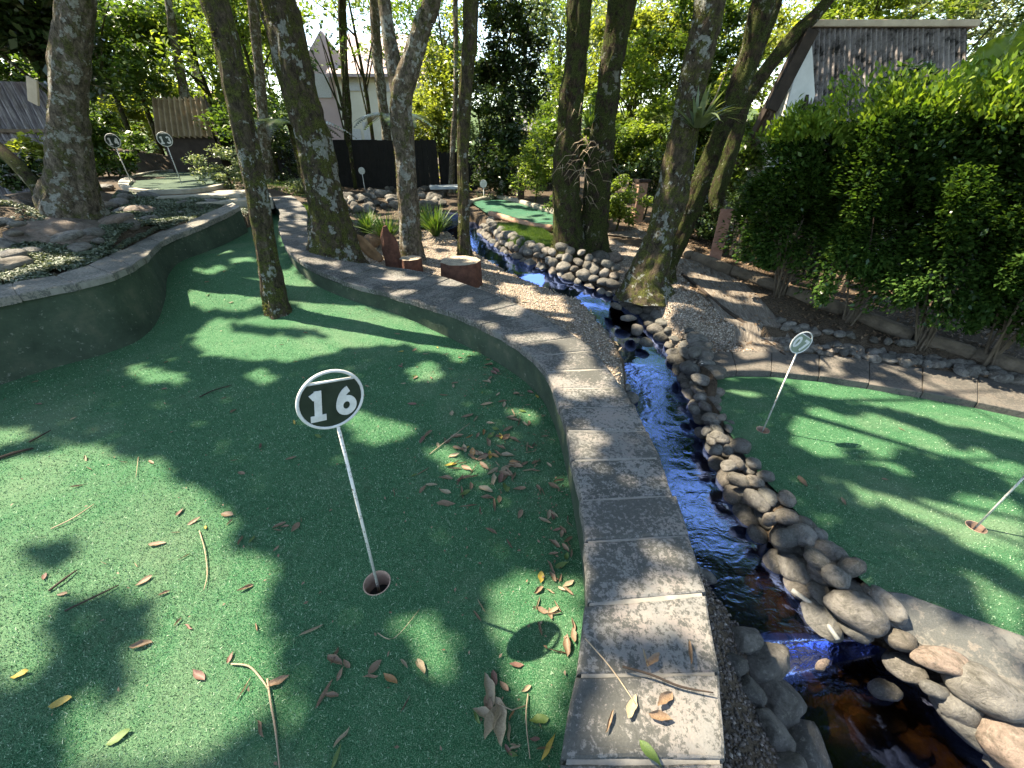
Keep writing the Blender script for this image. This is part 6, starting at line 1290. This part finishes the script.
# dead bunch of grey tan leaves
bc = Pg(498, 705); root = empty('leaf_cluster', tuple(bc), 'bunch of four broad dead leaves joined on one stalk', 'leaf cluster')
for (px, py, L, a) in ((489, 690, .10, 2.0), (484, 716, .085, 2.9), (492, 724, .11, -1.9), (501, 727, .12, -1.45)):
    m2 = DL['dead_tan'][1]; o = bpy.data.objects.new('leaf', m2); link(o); o.parent = root; o.location = Pg(px, py) + Vector((0, 0, .01)) - bc; o.rotation_euler = (0, -.1, a); o.scale = (L, L * 1.05, L)
tube('stalk', [bc + Vector((0, 0, .012)), Pg(512, 712) + Vector((0, 0, .014)), Pg(526, 707) + Vector((0, 0, .012))], .002, 'dead_tan', root, 5)
def twig(pts, r, label, mat='log_grey', zf=None):
    W = [(Pg(a, b) if zf is None else P(a, b, zf)) + Vector((0, 0, .008 + .006 * (i % 2))) for i, (a, b) in enumerate(pts)]; o = tube('twig', W, [r] * (len(W) - 1) + [r * .5], mat, None, 6, .2, 1, 4); tag(o, label, 'twig')
twig([(-8, 462), (15, 455), (34, 449)], .009, 'dark stick lying on the turf at the frame edge', 'dark_timber'); twig([(30, 443), (52, 432)], .006, 'short dark stick just beyond the longer one at the frame edge', 'dark_timber')
twig([(268, 680), (272, 705), (276, 730), (281, 770)], .0035, 'long thin stem curving down to the bottom of the frame', 'dry_root'); twig([(232, 665), (250, 668), (262, 680), (270, 692)], .003, 'forked thin stem joining the long one', 'dry_root')
twig([(200, 532), (206, 552), (208, 575), (205, 592)], .0025, 'fine pale stem on the sunlit turf', 'dry_root'); twig([(139, 458), (137, 480)], .002, 'short straw coloured stem on the turf', 'dry_root'); twig([(52, 530), (75, 520), (95, 505)], .003, 'pale thin twig near the sunlit turf edge', 'dry_root')
twig([(50, 592), (65, 582), (78, 571)], .005, 'dark bark strip on the sunlit turf', 'dark_timber'); twig([(430, 455), (450, 440), (470, 424)], .003, 'thin stem in the leaf drift', 'dry_root'); twig([(528, 695), (526, 720), (530, 760)], .0025, 'fine stem hanging from the yellow leaf near the wall', 'dry_root')
twig([(622, 668), (650, 677), (680, 688), (712, 695)], .0035, 'dark curved twig lying across the coping slab', 'dark_timber', .31); twig([(585, 640), (610, 670), (635, 705)], .002, 'fine pale straw crossing the coping', 'dry_root', .308); twig([(378, 594 + 40), (395, 640), (420, 610)], .0015, 'hair thin stem beside the cup', 'dry_root')
twig([(200, 398), (214, 392), (232, 386)], .004, 'branched twig on the turf below the slim leaning tree', 'dark_timber'); twig([(120, 586), (100, 597), (66, 612)][::-1], .004, 'narrow brown pod on the sunlit turf', 'dark_timber')
# litter on the soil under the hedge (stuff)
a = rng.uniform(2.2, 8, 9000); b = rng.uniform(3.2, 9, 9000); z = terrain_z(a, b); k = ~poly_in(a, b, T07); o = fastmesh('leaf_litter', leaves(np.stack([a[k], b[k], z[k] + .012], 1), .05, 2, .5), 4, 'dead_brown'); tag(o, 'brown leaf litter under the hedge and on the path', None, None, 'stuff')
a = rng.uniform(-3.5, 1.3, 2600); b = rng.uniform(3, 10, 2600); z = terrain_z(a, b); k = ~poly_in(a, b, T16); d_, _, _ = stream_info(a, b); k &= d_ > .1; o = fastmesh('leaf_litter', leaves(np.stack([a[k], b[k], z[k] + .012], 1), .045, 2, .5), 4, 'dead_tan'); tag(o, 'tan leaf litter on the gravel around the stump', None, None, 'stuff')

# ------------------------------------------------------------------ light
world = bpy.data.worlds.new("World"); scene.world = world; world.use_nodes = True; wt = world.node_tree; bg = wt.nodes['Background']; sky = wt.nodes.new('ShaderNodeTexSky'); sky.sky_type = 'NISHITA'; sky.sun_disc = False
SV = Vector((SUNH[0] * math.cos(ELEV), SUNH[1] * math.cos(ELEV), math.sin(ELEV))); sky.sun_elevation = ELEV; sky.sun_rotation = math.atan2(SV.x, SV.y); sky.air_density = 1.0; sky.dust_density = .3; sky.ozone_density = 1.6
wt.links.new(sky.outputs[0], bg.inputs[0]); bg.inputs[1].default_value = .15
sun = bpy.data.lights.new('sun', 'SUN'); sun.energy = 5.0; sun.angle = R(.53); sun.color = (1, .95, .86); so = bpy.data.objects.new('sun', sun); COL.objects.link(so); so.rotation_euler = SV.to_track_quat('Z', 'Y').to_euler()
vs = scene.view_settings; scene.display_settings.display_device = 'sRGB'; vs.view_transform = 'Standard'; vs.look = 'None'; vs.gamma = 1; vs.use_curve_mapping = False; vs.exposure = 2.15
vs.use_white_balance = True; vs.white_balance_temperature = 7800; vs.white_balance_tint = 9
cy_ = scene.cycles; cy_.max_bounces = 6; cy_.diffuse_bounces = 3; cy_.glossy_bounces = 3; cy_.transmission_bounces = 3; cy_.transparent_max_bounces = 6; cy_.caustics_reflective = False; cy_.caustics_refractive = False; cy_.use_denoising = True; cy_.sample_clamp_indirect = 6
